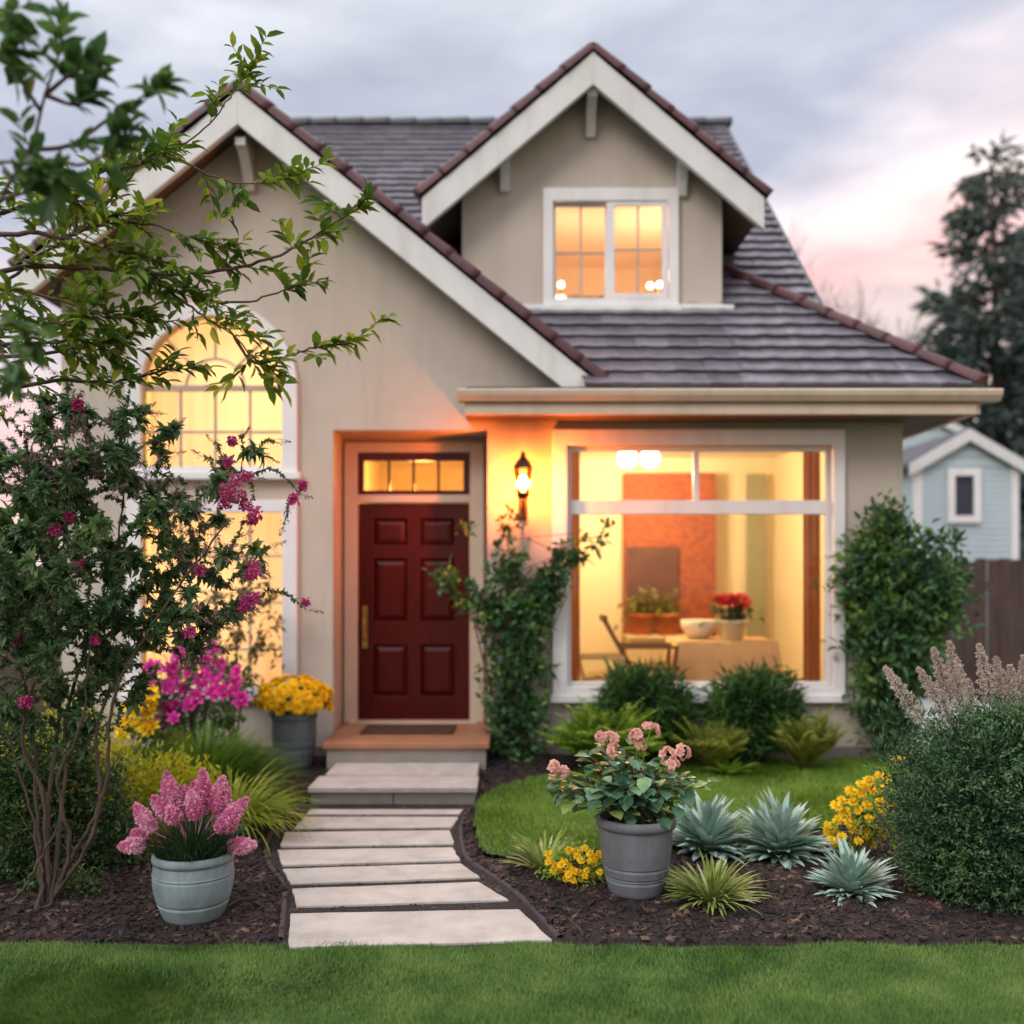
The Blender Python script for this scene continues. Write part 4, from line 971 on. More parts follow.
# ================================================================== PLANTS
def lobes_px(L, Y): return [(pt(px, py, Y + dy), np.array([r * Y / FP * sx, r * Y / FP * sy, r * Y / FP * sz])) for px, py, r, dy, sx, sy, sz in L]
def blob(n_cl, k_, lobes, spread, shell=.5, g=rng, zmin=.02, rag=.22):
    """clumps of leaf points through the outer part of some ellipsoids: positions and outward directions"""
    w = np.array([r[0] * r[2] for c, r in lobes]); w = w / w.sum(); idx = g.choice(len(lobes), n_cl, p=w)
    C = np.array([c for c, r in lobes])[idx]; Rr = np.array([r for c, r in lobes])[idx]
    D = nrm(g.normal(0, 1, (n_cl, 3))); rad = shell + (1 - shell) * g.random(n_cl) ** .6 + g.normal(0, rag * .5, n_cl)
    cc = C + D * Rr * rad[:, None]
    P = np.repeat(cc, k_, 0) + g.normal(0, 1, (n_cl * k_, 3)) * spread; Dd = np.repeat(D, k_, 0)
    ok = P[:, 2] > zmin
    return P[ok], Dd[ok], cc, D
def shrub(name, label, cat, base, lobes, mat, n_cl, k_, L, W, spread, shell=.5, out=.8, upb=.3, shape='leaf', stems=5, rag=.22, group=None, curl=.25, seed=1, zmin=.02, shrink=1.0):
    lobes = [(c, r * shrink) for c, r in lobes]
    g = np.random.default_rng(seed); t = thing(name, label, cat, tuple(base), group)
    P, D, cc, cd = blob(n_cl, k_, lobes, spread, shell, g, zmin, rag)
    n = len(P); dirs = D * out + g.normal(0, .6, (n, 3)) + np.array([0, 0, upb])
    MB().leaves(P, dirs, L * g.uniform(.65, 1.25, n), W * g.uniform(.7, 1.2, n), shape=shape, curl=curl).build('foliage', mat, t)
    b = MB(); sel = g.choice(len(cc), min(len(cc), 40), replace=False)
    for i in range(stems):
        c, r = lobes[i % len(lobes)]; e = c + g.normal(0, .25, 3) * r; m_ = (np.array(base) + e) / 2 + g.normal(0, .04, 3)
        b.tube(pathpts([np.array(base) + g.normal(0, .02, 3) * (1, 1, 0), m_, e], 5), np.linspace(.012, .005, 11), 5)
    for i in sel:
        c, r = lobes[g.integers(len(lobes))]; b.tube([c * .7 + cc[i] * .3, cc[i]], [.004, .002], 4, cap=False)
    if stems: b.build('stems', m_twig, t)
    return t, cc, cd
DG = [(.022, .066, .020), (.036, .105, .026), (.058, .145, .034), (.105, .21, .045)]
m_dark = MLEAF('dark_green_leaves', DG)
m_teal = MLEAF('blue_green_leaves', [(.012, .040, .028), (.020, .062, .040), (.034, .088, .052), (.06, .125, .06)])
m_vine = MLEAF('vine_leaves', [(.024, .078, .038), (.042, .125, .050), (.075, .18, .058), (.20, .33, .06)])
m_lime = MLEAF('lime_green_leaves', [(.26, .34, .028), (.42, .46, .034), (.58, .56, .045), (.78, .64, .06)])
m_fern = MLEAF('fern_leaves', [(.11, .24, .025), (.18, .33, .03), (.26, .41, .045), (.36, .50, .07)])
m_fern2 = MLEAF('olive_fern_leaves', [(.16, .22, .03), (.25, .31, .045), (.36, .40, .07)])
m_box = MLEAF('boxwood_leaves', [(.018, .055, .028), (.030, .085, .038), (.05, .125, .05), (.11, .20, .07)], .18, .38, .4, 6)

# --- flower heads: a few meshes, copied as parts
def petal_mesh(name, rings, L, W, mat, centre=None, tilt=(.1, .9)):
    b = MB(); q0 = 0
    for i, n in enumerate(rings):
        f = i / max(1, len(rings) - 1); a = np.arange(n) * 6.283 / n + i * .5 + rng.normal(0, .1, n); el = tilt[0] + (tilt[1] - tilt[0]) * f
        D = np.stack([np.cos(a) * math.cos(el), np.sin(a) * math.cos(el), np.full(n, math.sin(el)) + rng.normal(0, .08, n)], -1)
        b.leaves(np.zeros((n, 3)) + D * L * .12, D, L * (1 - .3 * f), W, curl=.12, fold=.1, jit=.15)
    o = b.build(name, mat, None); me = o.data; bpy.data.objects.remove(o); return me
def put(me, name, parent, loc, d, s, g=rng):
    o = bpy.data.objects.new(name, me); COL.objects.link(o); o.parent = parent
    o.location = Vector(loc) - parent.location
    q = Vector(d).to_track_quat('Z', 'Y'); o.rotation_mode = 'XYZ'
    o.rotation_euler = (q @ Matrix.Rotation(g.uniform(0, 6.28), 3, 'Z').to_quaternion()).to_euler(); o.scale = (s, s, s)
    return o
m_yel = MLEAF('yellow_petals', [(.80, .42, .008), (.90, .56, .012), (.92, .66, .03)], .2, .6, .2, 4)
m_gold = MLEAF('golden_petals', [(.78, .44, .01), (.88, .58, .015), (.92, .68, .04)], .2, .6, .2, 4)
m_mag = MLEAF('magenta_petals', [(.48, .02, .24), (.66, .035, .36), (.80, .09, .50)], .3, .5, .2, 4)
m_pinkc = MLEAF('crape_petals', [(.42, .04, .19), (.58, .08, .28), (.70, .18, .40)], .3, .5, .2, 8)
m_spk = MLEAF('pink_florets', [(.60, .13, .33), (.78, .27, .50), (.88, .46, .64), (.94, .72, .82)], .25, .6, .2, 8)
m_salm = MLEAF('salmon_petals', [(.72, .36, .30), (.80, .48, .42), (.88, .66, .56)], .3, .5, .2, 6)
m_plume = MLEAF('beige_plumes', [(.34, .28, .245), (.48, .41, .365), (.62, .55, .50), (.74, .67, .61)], .15, .8, .15, 8)
me_mum = petal_mesh('flower_head', [13, 11, 8], .05, .022, m_yel)
me_gold = petal_mesh('flower_head', [9, 7], .022, .013, m_gold)
me_mag = petal_mesh('flower_head', [6, 5], .075, .055, m_mag, tilt=(.25, .9))

# --- pots
m_potblue = M('blue_grey_pot', (.215, .285, .315), .6, .10, 4, .12, 30, vec=(1, 1, 5), spec=.35)
m_potgrey = M('grey_pot', (.150, .168, .195), .55, .10, 4, .12, 30, vec=(1, 1, 5), spec=.4)
m_potdark = M('dark_grey_pot', (.10, .125, .145), .55, .12, 4, .1, 30, spec=.4)
for m_ in (m_potblue, m_potgrey, m_potdark): stain(m_, .75, (1.5, 1.5, .6), 7, (.55, .5, .42), .42, .75)
m_soil = M('pot_soil', (.022, .015, .012), .95, .4, 40, .6, 90)
def pot(parent, c, rim, base, h, mat, bands=(.30, .72), belly=.0, lip=.045):
    pr = [(0, 0), (base - .006, 0), (base, .008)]; body = rim * .93
    def rad(f): return base + (body - base) * (f ** .75) + belly * math.sin(math.pi * f)
    for f in np.linspace(.04, .86, 26):
        r = rad(f); pr.append((r, f * h))
        for bnd in bands:
            if abs(f - bnd) < .018: pr += [(r - .006, f * h + .002), (r - .006, f * h + .006), (r + .002, f * h + .009)]
    pr += [(rad(.86), h * .87), (rim, h - lip), (rim + .004, h - lip * .6), (rim, h - .004), (rim - .008, h), (rim - .022, h - .004), (rim - .03, h * .86), (0, h * .86)]
    o = MB().lathe(pr, c, 56).build('pot', mat, parent, True)
    o.data.polygons.foreach_set('use_smooth', [True] * len(o.data.polygons))
    MB().lathe([(0, h * .90), (rim - .027, h * .885)], c, 24).build('soil', m_soil, parent, True)

# --- front-left pot with pink flower spikes
Yp = 4.78; kq = Yp / FP
c = np.array([(193.5 - 512) * kq, Yp, .022]); c[2] = float(bedh(c[0], c[1])) - .004
t = thing('potted_plant', 'pale blue-grey pot of pink flower spikes on mulch left of path', 'potted plant', tuple(c))
hp = H - (851 - 575) * kq - c[2]
pot(t, c, .188, .126, hp, m_potblue, (.27, .66), .030, .042)
n = 900; a = rng.uniform(0, 6.28, n); rr = .14 * np.sqrt(rng.random(n))
P = np.stack([c[0] + rr * np.cos(a), c[1] + rr * np.sin(a), np.full(n, c[2] + hp * .88)], -1)
m_heath = MLEAF('heather_leaves', [(.018, .050, .018), (.030, .08, .024), (.05, .11, .035)])
MB().blades(P, a + rng.normal(0, .4, n), rr / .14 * .75 + rng.normal(0, .12, n), rng.uniform(.12, .24, n), .007, 4, 0, rng.uniform(0, .6, n)).build('foliage', m_heath, t)
spk = [((338, 165), (372, 345)), ((268, 290), (378, 410)), ((182, 330), (272, 470)), ((98, 545), (235, 538)), ((420, 235), (428, 370)), ((466, 262), (492, 405)), ((525, 150), (530, 375)),
       ((632, 188), (585, 365)), ((482, 215), (500, 320)), ((752, 300), (600, 465)), ((690, 330), (645, 475)), ((798, 535), (655, 548)), ((165, 470), (250, 505)), ((655, 245), (600, 395)), ((395, 260), (400, 390)), ((350, 345), (400, 420))]
for i, (tp, bs) in enumerate(spk):
    dy = [.0, -.03, -.05, -.06, .05, -.05, .03, .02, .08, -.05, .0, -.02, .03, .06, .02, -.07][i]
    A = pt(100 + bs[0] / 5.12, 740 + bs[1] / 5.12, Yp + dy * .6); B = pt(100 + tp[0] / 5.12, 740 + tp[1] / 5.12, Yp + dy); ax = B - A; Ln = np.linalg.norm(ax); ax /= Ln
    n = int(5200 * Ln) + 200; f = rng.random(n) ** .9; a = rng.uniform(0, 6.28, n); S_ = nrm(np.cross(ax, [.3, 1, .2])); U_ = np.cross(S_, ax)
    rad = .030 * np.sin(np.clip(.18 + f * .82, 0, 1) * math.pi) ** .8 * rng.uniform(.62, 1.25, n)
    rdv = np.cos(a)[:, None] * S_ + np.sin(a)[:, None] * U_; Q = A + ax * (f * Ln)[:, None] + rdv * rad[:, None]
    b = MB().leaves(Q, rdv + ax * .5 + rng.normal(0, .45, (n, 3)), rng.uniform(.010, .017, n), rng.uniform(.008, .012, n), shape='diamond', curl=.3)
    tt_ = np.linspace(0, 1, 9); b.tube(A + ax * (tt_ * Ln)[:, None], .021 * np.sin(np.clip(.18 + tt_ * .80, 0, 1) * math.pi) ** .55, 8)
    b.tube([c + np.array([(A[0] - c[0]) * .3, (A[1] - c[1]) * .3, hp * .9]), (A + c + (0, 0, hp * .9)) / 2 + (0, 0, .015), A, A + ax * Ln * .9], [.003, .003, .003, .002], 4)
    b.build('flower_spike', m_spk, t)

# --- centre pot with salmon begonias
Yb = 5.08; kb = Yb / FP
c = np.array([(636 - 512) * kb, Yb, .03]); c[2] = float(bedh(c[0], c[1])) - .004; hb = H - (815 - 575) * kb - c[2]
t = thing('potted_plant', 'tall grey pot of salmon pink flowers and broad leaves near the lawn', 'potted plant', tuple(c))
pot(t, c, .200, .132, hb, m_potgrey, (.22, .36), .012, .05)
m_beg = MLEAF('begonia_leaves', [(.045, .12, .065), (.07, .18, .10), (.115, .255, .145), (.30, .42, .10)], .25, .35, .5, 5)
lob = lobes_px([(605, 790, 32, -.05, 1.1, 1, .6), (640, 780, 40, 0, 1, 1, .7), (665, 788, 26, .02, 1.1, 1, .65), (578, 787, 24, -.03, 1.3, 1, .5), (615, 766, 24, .03, 1.3, 1, .7), (636, 806, 30, 0, 1.2, 1, .5), (612, 806, 20, -.08, 1.2, 1, .5)], Yb)
P, D, cc, cd = blob(400, 1, lob, .02, .45, rng, .4)
n = len(P); dd = D * np.array([1, 1, .2]) + rng.normal(0, .3, (n, 3)) + np.array([0, 0, .05])
b = MB(); A_ = rng.uniform(.055, .105, n)
b.leaves(P, dd, A_, A_ * .85, curl=.22, fold=.12, jit=.2); b.build('foliage', m_beg, t)
b = MB()
for i in range(0, n, 2): b.tube(pathpts([c + np.array([0, 0, hb * .9]) + rng.normal(0, .04, 3) * (1, 1, 0), (c + (0, 0, hb + .05) + P[i]) / 2, P[i]], 3), .0028, 4, cap=False)
b.build('stems', MLEAF('begonia_stems', [(.10, .10, .04), (.16, .08, .05)], 0), t)
me_salm = petal_mesh('blossom', [5, 4, 3], .024, .022, m_salm, tilt=(.2, 1.0))
for px, py, r, dy in [(552, 768, 9, -.12), (563, 772, 6, -.1), (637, 737, 8, 0), (650, 731, 11, .02), (611, 740, 9, .02), (602, 737, 6, .02), (614, 752, 8, -.02), (668, 756, 10, -.06), (682, 752, 9, -.04), (672, 765, 8, -.08), (640, 745, 7, .02)]:
    q = pt(px, py, Yb + dy)
    hd_ = bpy.data.objects.new('flower_cluster', None); COL.objects.link(hd_); hd_.parent = t; hd_.location = Vector(q) - t.location
    for i in range(7):
        d = nrm(rng.normal(0, 1, 3) + np.array([0, -.6, .5])); o = put(me_salm, 'blossom', t, q + d * r * kb * .7, d, rng.uniform(.8, 1.15)); o.parent = hd_; o.location = Vector(d * r * kb * .7)
    MB().tube(pathpts([c + (0, 0, hb), (c + (0, 0, hb + .12) + q) / 2, q], 4), .003, 5).build('flower_stalk', m_fern, t)

# --- yellow chrysanthemums in a dark pot by the wall
Ym = 8.2; km = Ym / FP; c = np.array([(294 - 512) * km, Ym, .075]); hm = H - (712 - 575) * km - c[2]
t = thing('potted_plant', 'dark grey pot of yellow chrysanthemums beside the porch', 'potted plant', tuple(c))
pot(t, c, .185, .135, hm, m_potdark, (.35, .5), .02, .05)
cc0 = c + np.array([0, 0, hm + .10]); 
nn_ = 260; d = nrm(rng.normal(0, 1, (nn_, 3)) + (0, 0, .3)); MB().leaves(cc0 + d * np.array([.26, .24, .14]) * rng.uniform(.4, .95, (nn_, 1)), d, .07, .035).build('foliage', m_dark, t)
i_ = np.arange(98) + .5; ph_ = np.arccos(1 - 1.25 * i_ / 98); th_ = i_ * 2.39996
for p_, q_ in zip(ph_, th_):
    d = np.array([math.sin(p_) * math.cos(q_), math.sin(p_) * math.sin(q_), math.cos(p_)]); d = nrm(d + rng.normal(0, .12, 3))
    put(me_mum, 'flower_head', t, cc0 + d * np.array([.30, .27, .17]) * rng.uniform(.9, 1.06), d, rng.uniform(.85, 1.25))

# --- magenta shrub under the tall window
Yg = 7.7; kg = Yg / FP
base = (pt(195, 790, Yg)[0], Yg, .05)
t, cc, cd = shrub('flowering_shrub', 'shrub covered in vivid magenta blooms below the tall lower window', 'shrub', base, lobes_px([(190, 700, 48, 0, 1, 1, .8), (215, 690, 36, .05, 1, 1, .8), (165, 715, 34, -.05, 1, 1, .9), (190, 745, 42, 0, 1, 1, .8)], Yg), m_dark, 150, 9, .08, .035, .05, seed=21)
for px, py in [(150, 680), (140, 686), (158, 690), (172, 668), (180, 655), (188, 643), (192, 662), (178, 678), (168, 690), (185, 690), (200, 680), (207, 670), (215, 676), (222, 664), (230, 680), (236, 690), (226, 692), (212, 692), (200, 697), (190, 706), (176, 704), (164, 706), (160, 718), (172, 716), (205, 660), (198, 650), (216, 650), (186, 672), (234, 672), (152, 668), (240, 698)]:
    q = pt(px + rng.normal(0, 1.5), py + rng.normal(0, 1.5), Yg - .30 + .1 * rng.normal()); put(me_mag, 'bloom', t, q, nrm(np.array([rng.normal(0, .5), -1, .5 + rng.normal(0, .3)])), rng.uniform(.65, 1.1))
def yellow_patch(name, label, base, pts, Y, sc, leafmat, lob, seed, me=None, ncl=60, per=1, L=.05, W=.018):
    t, cc, cd = shrub(name, label, 'flowers', base, lob, leafmat, ncl, 8, L, W, .03, seed=seed, stems=4)
    g = np.random.default_rng(seed)
    for px, py in pts:
        for i in range(per):
            q = pt(px + g.normal(0, 2.2) * (i > 0), py + g.normal(0, 2.0) * (i > 0), Y + g.normal(0, .05)); put(me or me_gold, 'flower_head', t, q, nrm(np.array([g.normal(0, .5), -.7, .8])), sc * g.uniform(.8, 1.25), g)
    return t
g = np.random.default_rng(5)
yellow_patch('yellow_flowers', 'low clump of orange-yellow flowers left of the magenta shrub', (pt(135, 790, 7.4)[0], 7.4, .05), [(122 + 34 * g.random(), 692 + 42 * g.random()) for _ in range(26)], 7.2, 2.6, m_fern, lobes_px([(138, 730, 28, 0, 1, 1, 1), (140, 760, 28, 0, 1, 1, 1)], 7.4), 31)
# right-hand yellow flowers between agave and boxwood
pts = [(842, 800), (850, 792), (860, 784), (870, 780), (880, 776), (890, 780), (884, 788), (872, 790), (862, 796), (852, 802), (846, 812), (838, 818), (830, 826), (836, 832), (848, 822), (858, 812), (868, 806), (880, 800), (890, 806), (882, 812), (872, 818), (860, 824), (850, 830), (842, 838), (832, 840), (826, 832), (866, 832), (876, 828), (884, 832), (856, 840), (870, 842), (836, 806), (895, 762), (902, 760), (893, 806)]
t = yellow_patch('yellow_flowers', 'loose clump of bright yellow flowers between agave and round bush', (pt(860, 862, 5.75)[0], 5.75, .03), pts, 5.75, 1.35, m_fern, lobes_px([(858, 830, 30, 0, 1.1, 1, .8), (870, 810, 20, 0, 1, 1, 1)], 5.75), 33, per=2, ncl=34)
b = MB()
for px, py in pts[::2]: b.tube(pathpts([np.array([pt(860, 860, 5.75)[0] + rng.normal(0, .03), 5.75, .02]), pt((px + 860) / 2, (py + 862) / 2, 5.76), pt(px, py, 5.75)], 3), .0025, 4)
b.build('flower_stalks', m_fern, t)
pts = [(548 + 52 * g.random(), 848 + 33 * g.random()) for _ in range(40)]
yellow_patch('yellow_flowers', 'small low mound of yellow flowers left of the grey pot', (pt(572, 888, 5.2)[0], 5.22, .03), pts, 5.15, .95, m_fern, lobes_px([(572, 868, 20, 0, 1.3, 1, .9), (560, 866, 14, 0, 1, 1, .9), (592, 870, 13, 0, 1, 1, 1)], 5.25), 35, ncl=70, L=.03, W=.014)

# --- tufts of strap leaves
def tuft(name, label, cat, c, n, L, W, mat, lean=(.1, 1.2), droop=.7, vfold=0, seg=5, r0=.04, seed=0, prof=None, group=None, leafname='foliage', stack=0.0):
    g = np.random.default_rng(seed); t = thing(name, label, cat, tuple(c), group)
    f = np.sqrt(g.random(n)); a = g.uniform(0, 6.28, n); r = r0 * f
    P = np.stack([c[0] + r * np.cos(a), c[1] + r * np.sin(a), c[2] - .005 + stack * (1 - f)], -1)
    le = lean[0] + (lean[1] - lean[0]) * f + g.normal(0, .08, n)
    MB().blades(P, a, le, L * g.uniform(.72, 1.1, n), W * g.uniform(.8, 1.15, n), seg, vfold, droop * g.uniform(.5, 1.3, n), prof=prof).build(leafname, mat, t, smooth=True)
    return t
m_agave = MLEAF('agave_leaves', [(.21, .34, .295), (.30, .45, .385), (.41, .56, .485), (.56, .68, .60)], .1, .5, .35, 6)
ap = lambda t: np.where(t < .45, .62 + .38 * np.sin(np.clip(t / .45, 0, 1) * math.pi / 2), np.cos(np.clip((t - .45) / .55, 0, 1) * math.pi / 2) ** .85) + .02
def agave(px, py, Y, L, n, label, seed):
    n = int(n * 2.5); L *= .86; c = np.array([(px - 512) * Y / FP, Y, bedh(np.array(0.), np.array(Y)) * 0 + .03])
    return tuft('agave', label, 'agave', c, n, L, .047 * L / .27, m_agave, (.02, 1.42), .30, .35, 6, .03, seed, ap, 'blue-green agaves in the mulch bed', 'leaves', .09)
agave(706, 855, 5.88, .33, 85, 'large upright agave directly right of the grey pot', 1)
agave(779, 862, 5.78, .35, 95, 'largest spreading agave, between another agave and yellow flowers', 2)
agave(852, 905, 5.05, .265, 70, 'smaller agave nearest the front lawn, left of round bush', 3)
m_spider = MLEAF('spider_plant_leaves', [(.12, .19, .035), (.21, .29, .06), (.32, .39, .11), (.50, .53, .28)], .25, .5, .3, 8)
tuft('grass_tuft', 'bright lime tuft of strap leaves right of the grey pot', 'plant', (( 713 - 512) * .00492, 4.95, .03), 230, .27, .016, m_spider, (.1, 1.15), .75, .3, 6, .05, 7)
tuft('grass_tuft', 'pale striped tuft of strap leaves behind the low yellow flowers', 'plant', ((546 - 512) * .00545, 5.5, .03), 120, .25, .017, m_spider, (.1, 1.2), .6, .3, 6, .05, 8)
m_orn = MLEAF('ornamental_grass', [(.13, .20, .022), (.20, .28, .028), (.29, .36, .04), (.40, .43, .07)], .3, .5, .25, 3)
tuft('ornamental_grass', 'arching yellow-green grass leaning towards the path edge', 'grass', ((232 - 512) * .0063, 6.3, .06), 460, .56, .010, m_orn, (.05, 1.05), 1.6, 0, 6, .13, 9)
tuft('ornamental_grass', 'rounded deep green grass mound below the tall window', 'grass', ((203 - 512) * .0071, 7.1, .07), 2400, .56, .012, MLEAF('mound_grass', [(.06, .14, .018), (.10, .205, .024), (.16, .27, .034)]), (.02, 1.1), .55, 0, 5, .22, 10)

# --- ferns and shrubs below the big window
def fern(px, py, Y, L, nf, mat, label, seed, lean=(.25, 1.05), droop=.75, lw=.055):
    g = np.random.default_rng(seed); c = np.array([(px - 512) * Y / FP, Y, .085]); t = thing('fern', label, 'fern', tuple(c)); b = MB(); s_ = MB()
    for i in range(nf):
        a = g.uniform(0, 6.28); le = lean[0] + (lean[1] - lean[0]) * math.sqrt(g.random()); dr = droop * g.uniform(.5, 1.3); Ln = L * g.uniform(.7, 1.1)
        tt = np.linspace(0, 1, 20); an = le + dr * tt ** 1.5; r = np.cumsum(np.sin(an)) / 20 * Ln; z = np.cumsum(np.cos(an)) / 20 * Ln
        hd_ = np.array([math.cos(a), math.sin(a), 0]); P = c + hd_ * r[:, None] + np.array([0, 0, 1.]) * z[:, None]; s_.tube(P[::4], .003, 4, cap=False)
        T = nrm(np.gradient(P, axis=0)); S_ = np.array([-math.sin(a), math.cos(a), 0])
        w = np.sin(np.clip(tt * .85 + .12, 0, 1) * math.pi) ** .7
        for sg in (-1, 1): b.leaves(P[2:], T[2:] * .55 + sg * S_ + g.normal(0, .08, (18, 3)), lw * 1.6 * w[2:] + .008, .020 * Ln / .4, shape='diamond', curl=.2, jit=.15)
    b.build('fronds', mat, t); s_.build('stems', mat, t); return t
fern(606, 752, 8.05, .60, 150, m_fern, 'bright green fern at left below the big window', 1, (.0, .95), .55, .07)
fern(713, 752, 8.1, .46, 46, m_fern2, 'open yellowish fern between the two dark window shrubs', 2, (.05, .85), .4)
fern(805, 752, 8.15, .50, 46, m_fern2, 'olive spiky fern at the right end below the big window', 3, (.05, .8), .25)
shrub('shrub', 'rounded dark shrub behind the bright fern under the big window', 'shrub', (pt(642, 750, 8.4)[0], 8.42, .08), lobes_px([(642, 705, 40, 0, 1, .7, .95), (625, 715, 30, 0, 1, .7, .9), (662, 715, 30, 0, 1, .7, .9), (640, 735, 40, 0, 1, .7, .7)], 8.42), m_dark, 420, 13, .12, .024, .04, upb=.9, seed=41, rag=.55, shrink=.88, curl=.5)
shrub('shrub', 'rounded dark shrub centred under the right half of window', 'shrub', (pt(755, 750, 8.4)[0], 8.42, .08), lobes_px([(755, 705, 36, 0, 1, .7, .95), (740, 716, 26, 0, 1, .7, .9), (772, 716, 26, 0, 1, .7, .9), (755, 735, 34, 0, 1, .7, .7)], 8.42), m_dark, 400, 13, .12, .024, .04, upb=.9, seed=42, rag=.55, shrink=.88, curl=.5)
tuft('broad_leaf_plant', 'low light green broad-leaved plant at the rear lawn edge', 'plant', (pt(728, 755, 7.95)[0], 7.95, .07), 16, .24, .07, m_fern, (.3, 1.3), .5, .2, 6, .03, 14)

# --- climbers
shrub('climbing_vine', 'forked climbing vine growing up the wall beside the red door', 'vine', (pt(516, 765, 8.5)[0], 8.5, .07),
      lobes_px([(515, 735, 25, 0, 1.0, .7, 1.1), (508, 705, 25, 0, 1.1, .7, .95), (528, 705, 16, 0, 1, .7, 1), (520, 668, 26, 0, 1.1, .7, 1), (515, 635, 27, 0, 1.1, .7, 1), (528, 610, 26, 0, 1, .7, 1), (505, 580, 17, 0, .9, .7, 1.3), (508, 555, 13, 0, .9, .7, 1.4), (508, 530, 8, 0, .8, .7, 1.7),
                (487, 610, 17, -.03, 1.1, .7, .9), (468, 593, 13, -.06, 1.2, .7, .9), (450, 580, 10, -.08, 1.3, .7, .8), (440, 575, 6, -.1, 1.4, .7, .7), (463, 527, 5, -.08, 1.3, .7, .8), (548, 590, 18, -.02, 1, .7, 1.2), (560, 568, 15, -.04, 1.1, .7, 1.1), (574, 552, 11, -.06, 1.2, .7, .9), (592, 540, 7, -.08, 1.6, .7, .7), (605, 530, 4, -.1, 1.6, .7, .7)], 8.5),
      m_vine, 470, 9, .072, .042, .032, shell=.25, seed=51, stems=12, rag=.55)
shrub('corner_shrub', 'tall dark green shrub at the right corner of the house', 'shrub', (pt(892, 760, 8.5)[0], 8.5, .06),
      lobes_px([(900, 590, 52, .1, 1, .7, .9), (885, 555, 34, 0, 1, .8, 1), (887, 520, 18, 0, .8, .8, 1.4), (930, 605, 34, .1, 1, .8, 1), (872, 610, 30, 0, 1, .8, 1.1), (893, 645, 46, 0, 1, .7, .9), (886, 690, 33, 0, 1, .7, 1), (890, 728, 28, 0, 1, .7, 1), (940, 545, 15, .2, 1.2, .8, 1), (950, 585, 16, .15, 1, .8, 1.1), (855, 575, 14, -.05, 1.2, .8, .9), (912, 655, 30, .1, 1, .8, 1)], 8.5),
      m_vine, 760, 10, .085, .046, .055, shell=.4, seed=52, stems=12, rag=.5, shrink=.88)

# --- right foreground: round boxwood and the plumes
shrub('round_shrub', 'dense round dark green bush at the right by the front lawn', 'shrub', (pt(985, 905, 5.05)[0], 5.1, .0),
      lobes_px([(985, 815, 86, 0, 1, 1, 1.02), (953, 815, 44, -.1, 1, 1, 1.2), (1030, 800, 80, 0, 1, 1, 1.1), (985, 770, 52, 0, 1.1, 1, .9), (952, 850, 38, -.1, 1, 1, .95), (985, 870, 55, -.12, 1.2, 1, .75), (1010, 757, 48, 0, 1, 1, .85)], 5.12),
      m_box, 3400, 12, .027, .014, .020, shell=.72, seed=61, stems=6, rag=.26, upb=.5)
bt_ = [o for o in COL.objects if o.name == 'round_shrub'][0]
blb = lobes_px([(985, 815, 88, 0, 1, 1, 1.02), (953, 815, 46, -.1, 1, 1, 1.2), (985, 772, 54, 0, 1.1, 1, .92), (952, 850, 40, -.1, 1, 1, .95), (985, 870, 57, -.12, 1.2, 1, .75), (1010, 757, 50, 0, 1, 1, .85)], 5.12)
P, D, _, _ = blob(900, 1, blb, .004, .9, rng, .04, .06); n = len(P); gd = nrm(D + (0, 0, .7) + rng.normal(0, .3, (n, 3))); b = MB(); sl = rng.uniform(.05, .12, n) * (1 + .8 * np.clip((P[:, 2] - .5) * 3, 0, 1))
for f in np.linspace(.1, 1, 8):
    for _ in range(2): b.leaves(P + gd * (sl * f)[:, None], gd * .7 + rng.normal(0, .6, (n, 3)), .026 * (1.15 - .5 * f), .013 * (1.15 - .5 * f))
b.build('sprigs', MLEAF('boxwood_tips', [(.03, .085, .04), (.05, .125, .052), (.085, .175, .07), (.16, .27, .10)], .2, .4, .4, 6), bt_)
pg = thing('plume_plant', 'feathery beige flower plumes rising behind the round green bush', 'plant', (pt(975, 860, 5.35)[0], 5.35, .0))
pl = [((885, 667), (922, 722), 0), ((918, 668), (948, 716), .0), ((933, 648), (950, 700), .05), ((949, 641), (960, 706), .0), ((968, 679), (972, 722), -.04), ((979, 644), (990, 702), .03), ((996, 657), (1002, 712), 0), ((1010, 665), (1010, 715), -.03), ((1024, 655), (1020, 712), .02), ((940, 690), (955, 735), -.05), ((1040, 650), (1032, 712), .02), ((1052, 662), (1040, 716), .0), ((958, 660), (964, 715), .06)]
sb_ = MB()
for tp, bs, dy in pl:
    A, B = pt(*bs, 5.3 + dy), pt(*tp, 5.3 + dy); ax = B - A; Ln = np.linalg.norm(ax); ax /= Ln; S_ = nrm(np.cross(ax, [.2, 1, .1])); U_ = np.cross(S_, ax); b = MB()
    n = int(3600 * Ln) + 200; f = rng.random(n); a = rng.uniform(0, 6.28, n); rad = (.047 * (1 - f) ** .6 * np.clip(f * 9, .3, 1) + .004) * rng.random(n) ** .4 * (1 + .25 * np.sin(f * 40 + a))
    rdv = np.cos(a)[:, None] * S_ + np.sin(a)[:, None] * U_
    b.leaves(A + ax * (f * Ln)[:, None] + rdv * rad[:, None], rdv + ax * .8 + rng.normal(0, .5, (n, 3)), rng.uniform(.007, .013, n), rng.uniform(.005, .008, n), shape='diamond')
    b.build('plume', m_plume, pg)
    sb_.tube(pathpts([np.array([A[0] * .9 + .1 * 2.5, 5.4, .05]), pt((bs[0] + 975) / 2, 780, 5.36), A, A + ax * Ln * .8], 4), np.linspace(.005, .002, 13), 5)
sb_.build('stems', MLEAF('plume_stems', [(.14, .12, .07), (.2, .17, .11)], 0), pg)
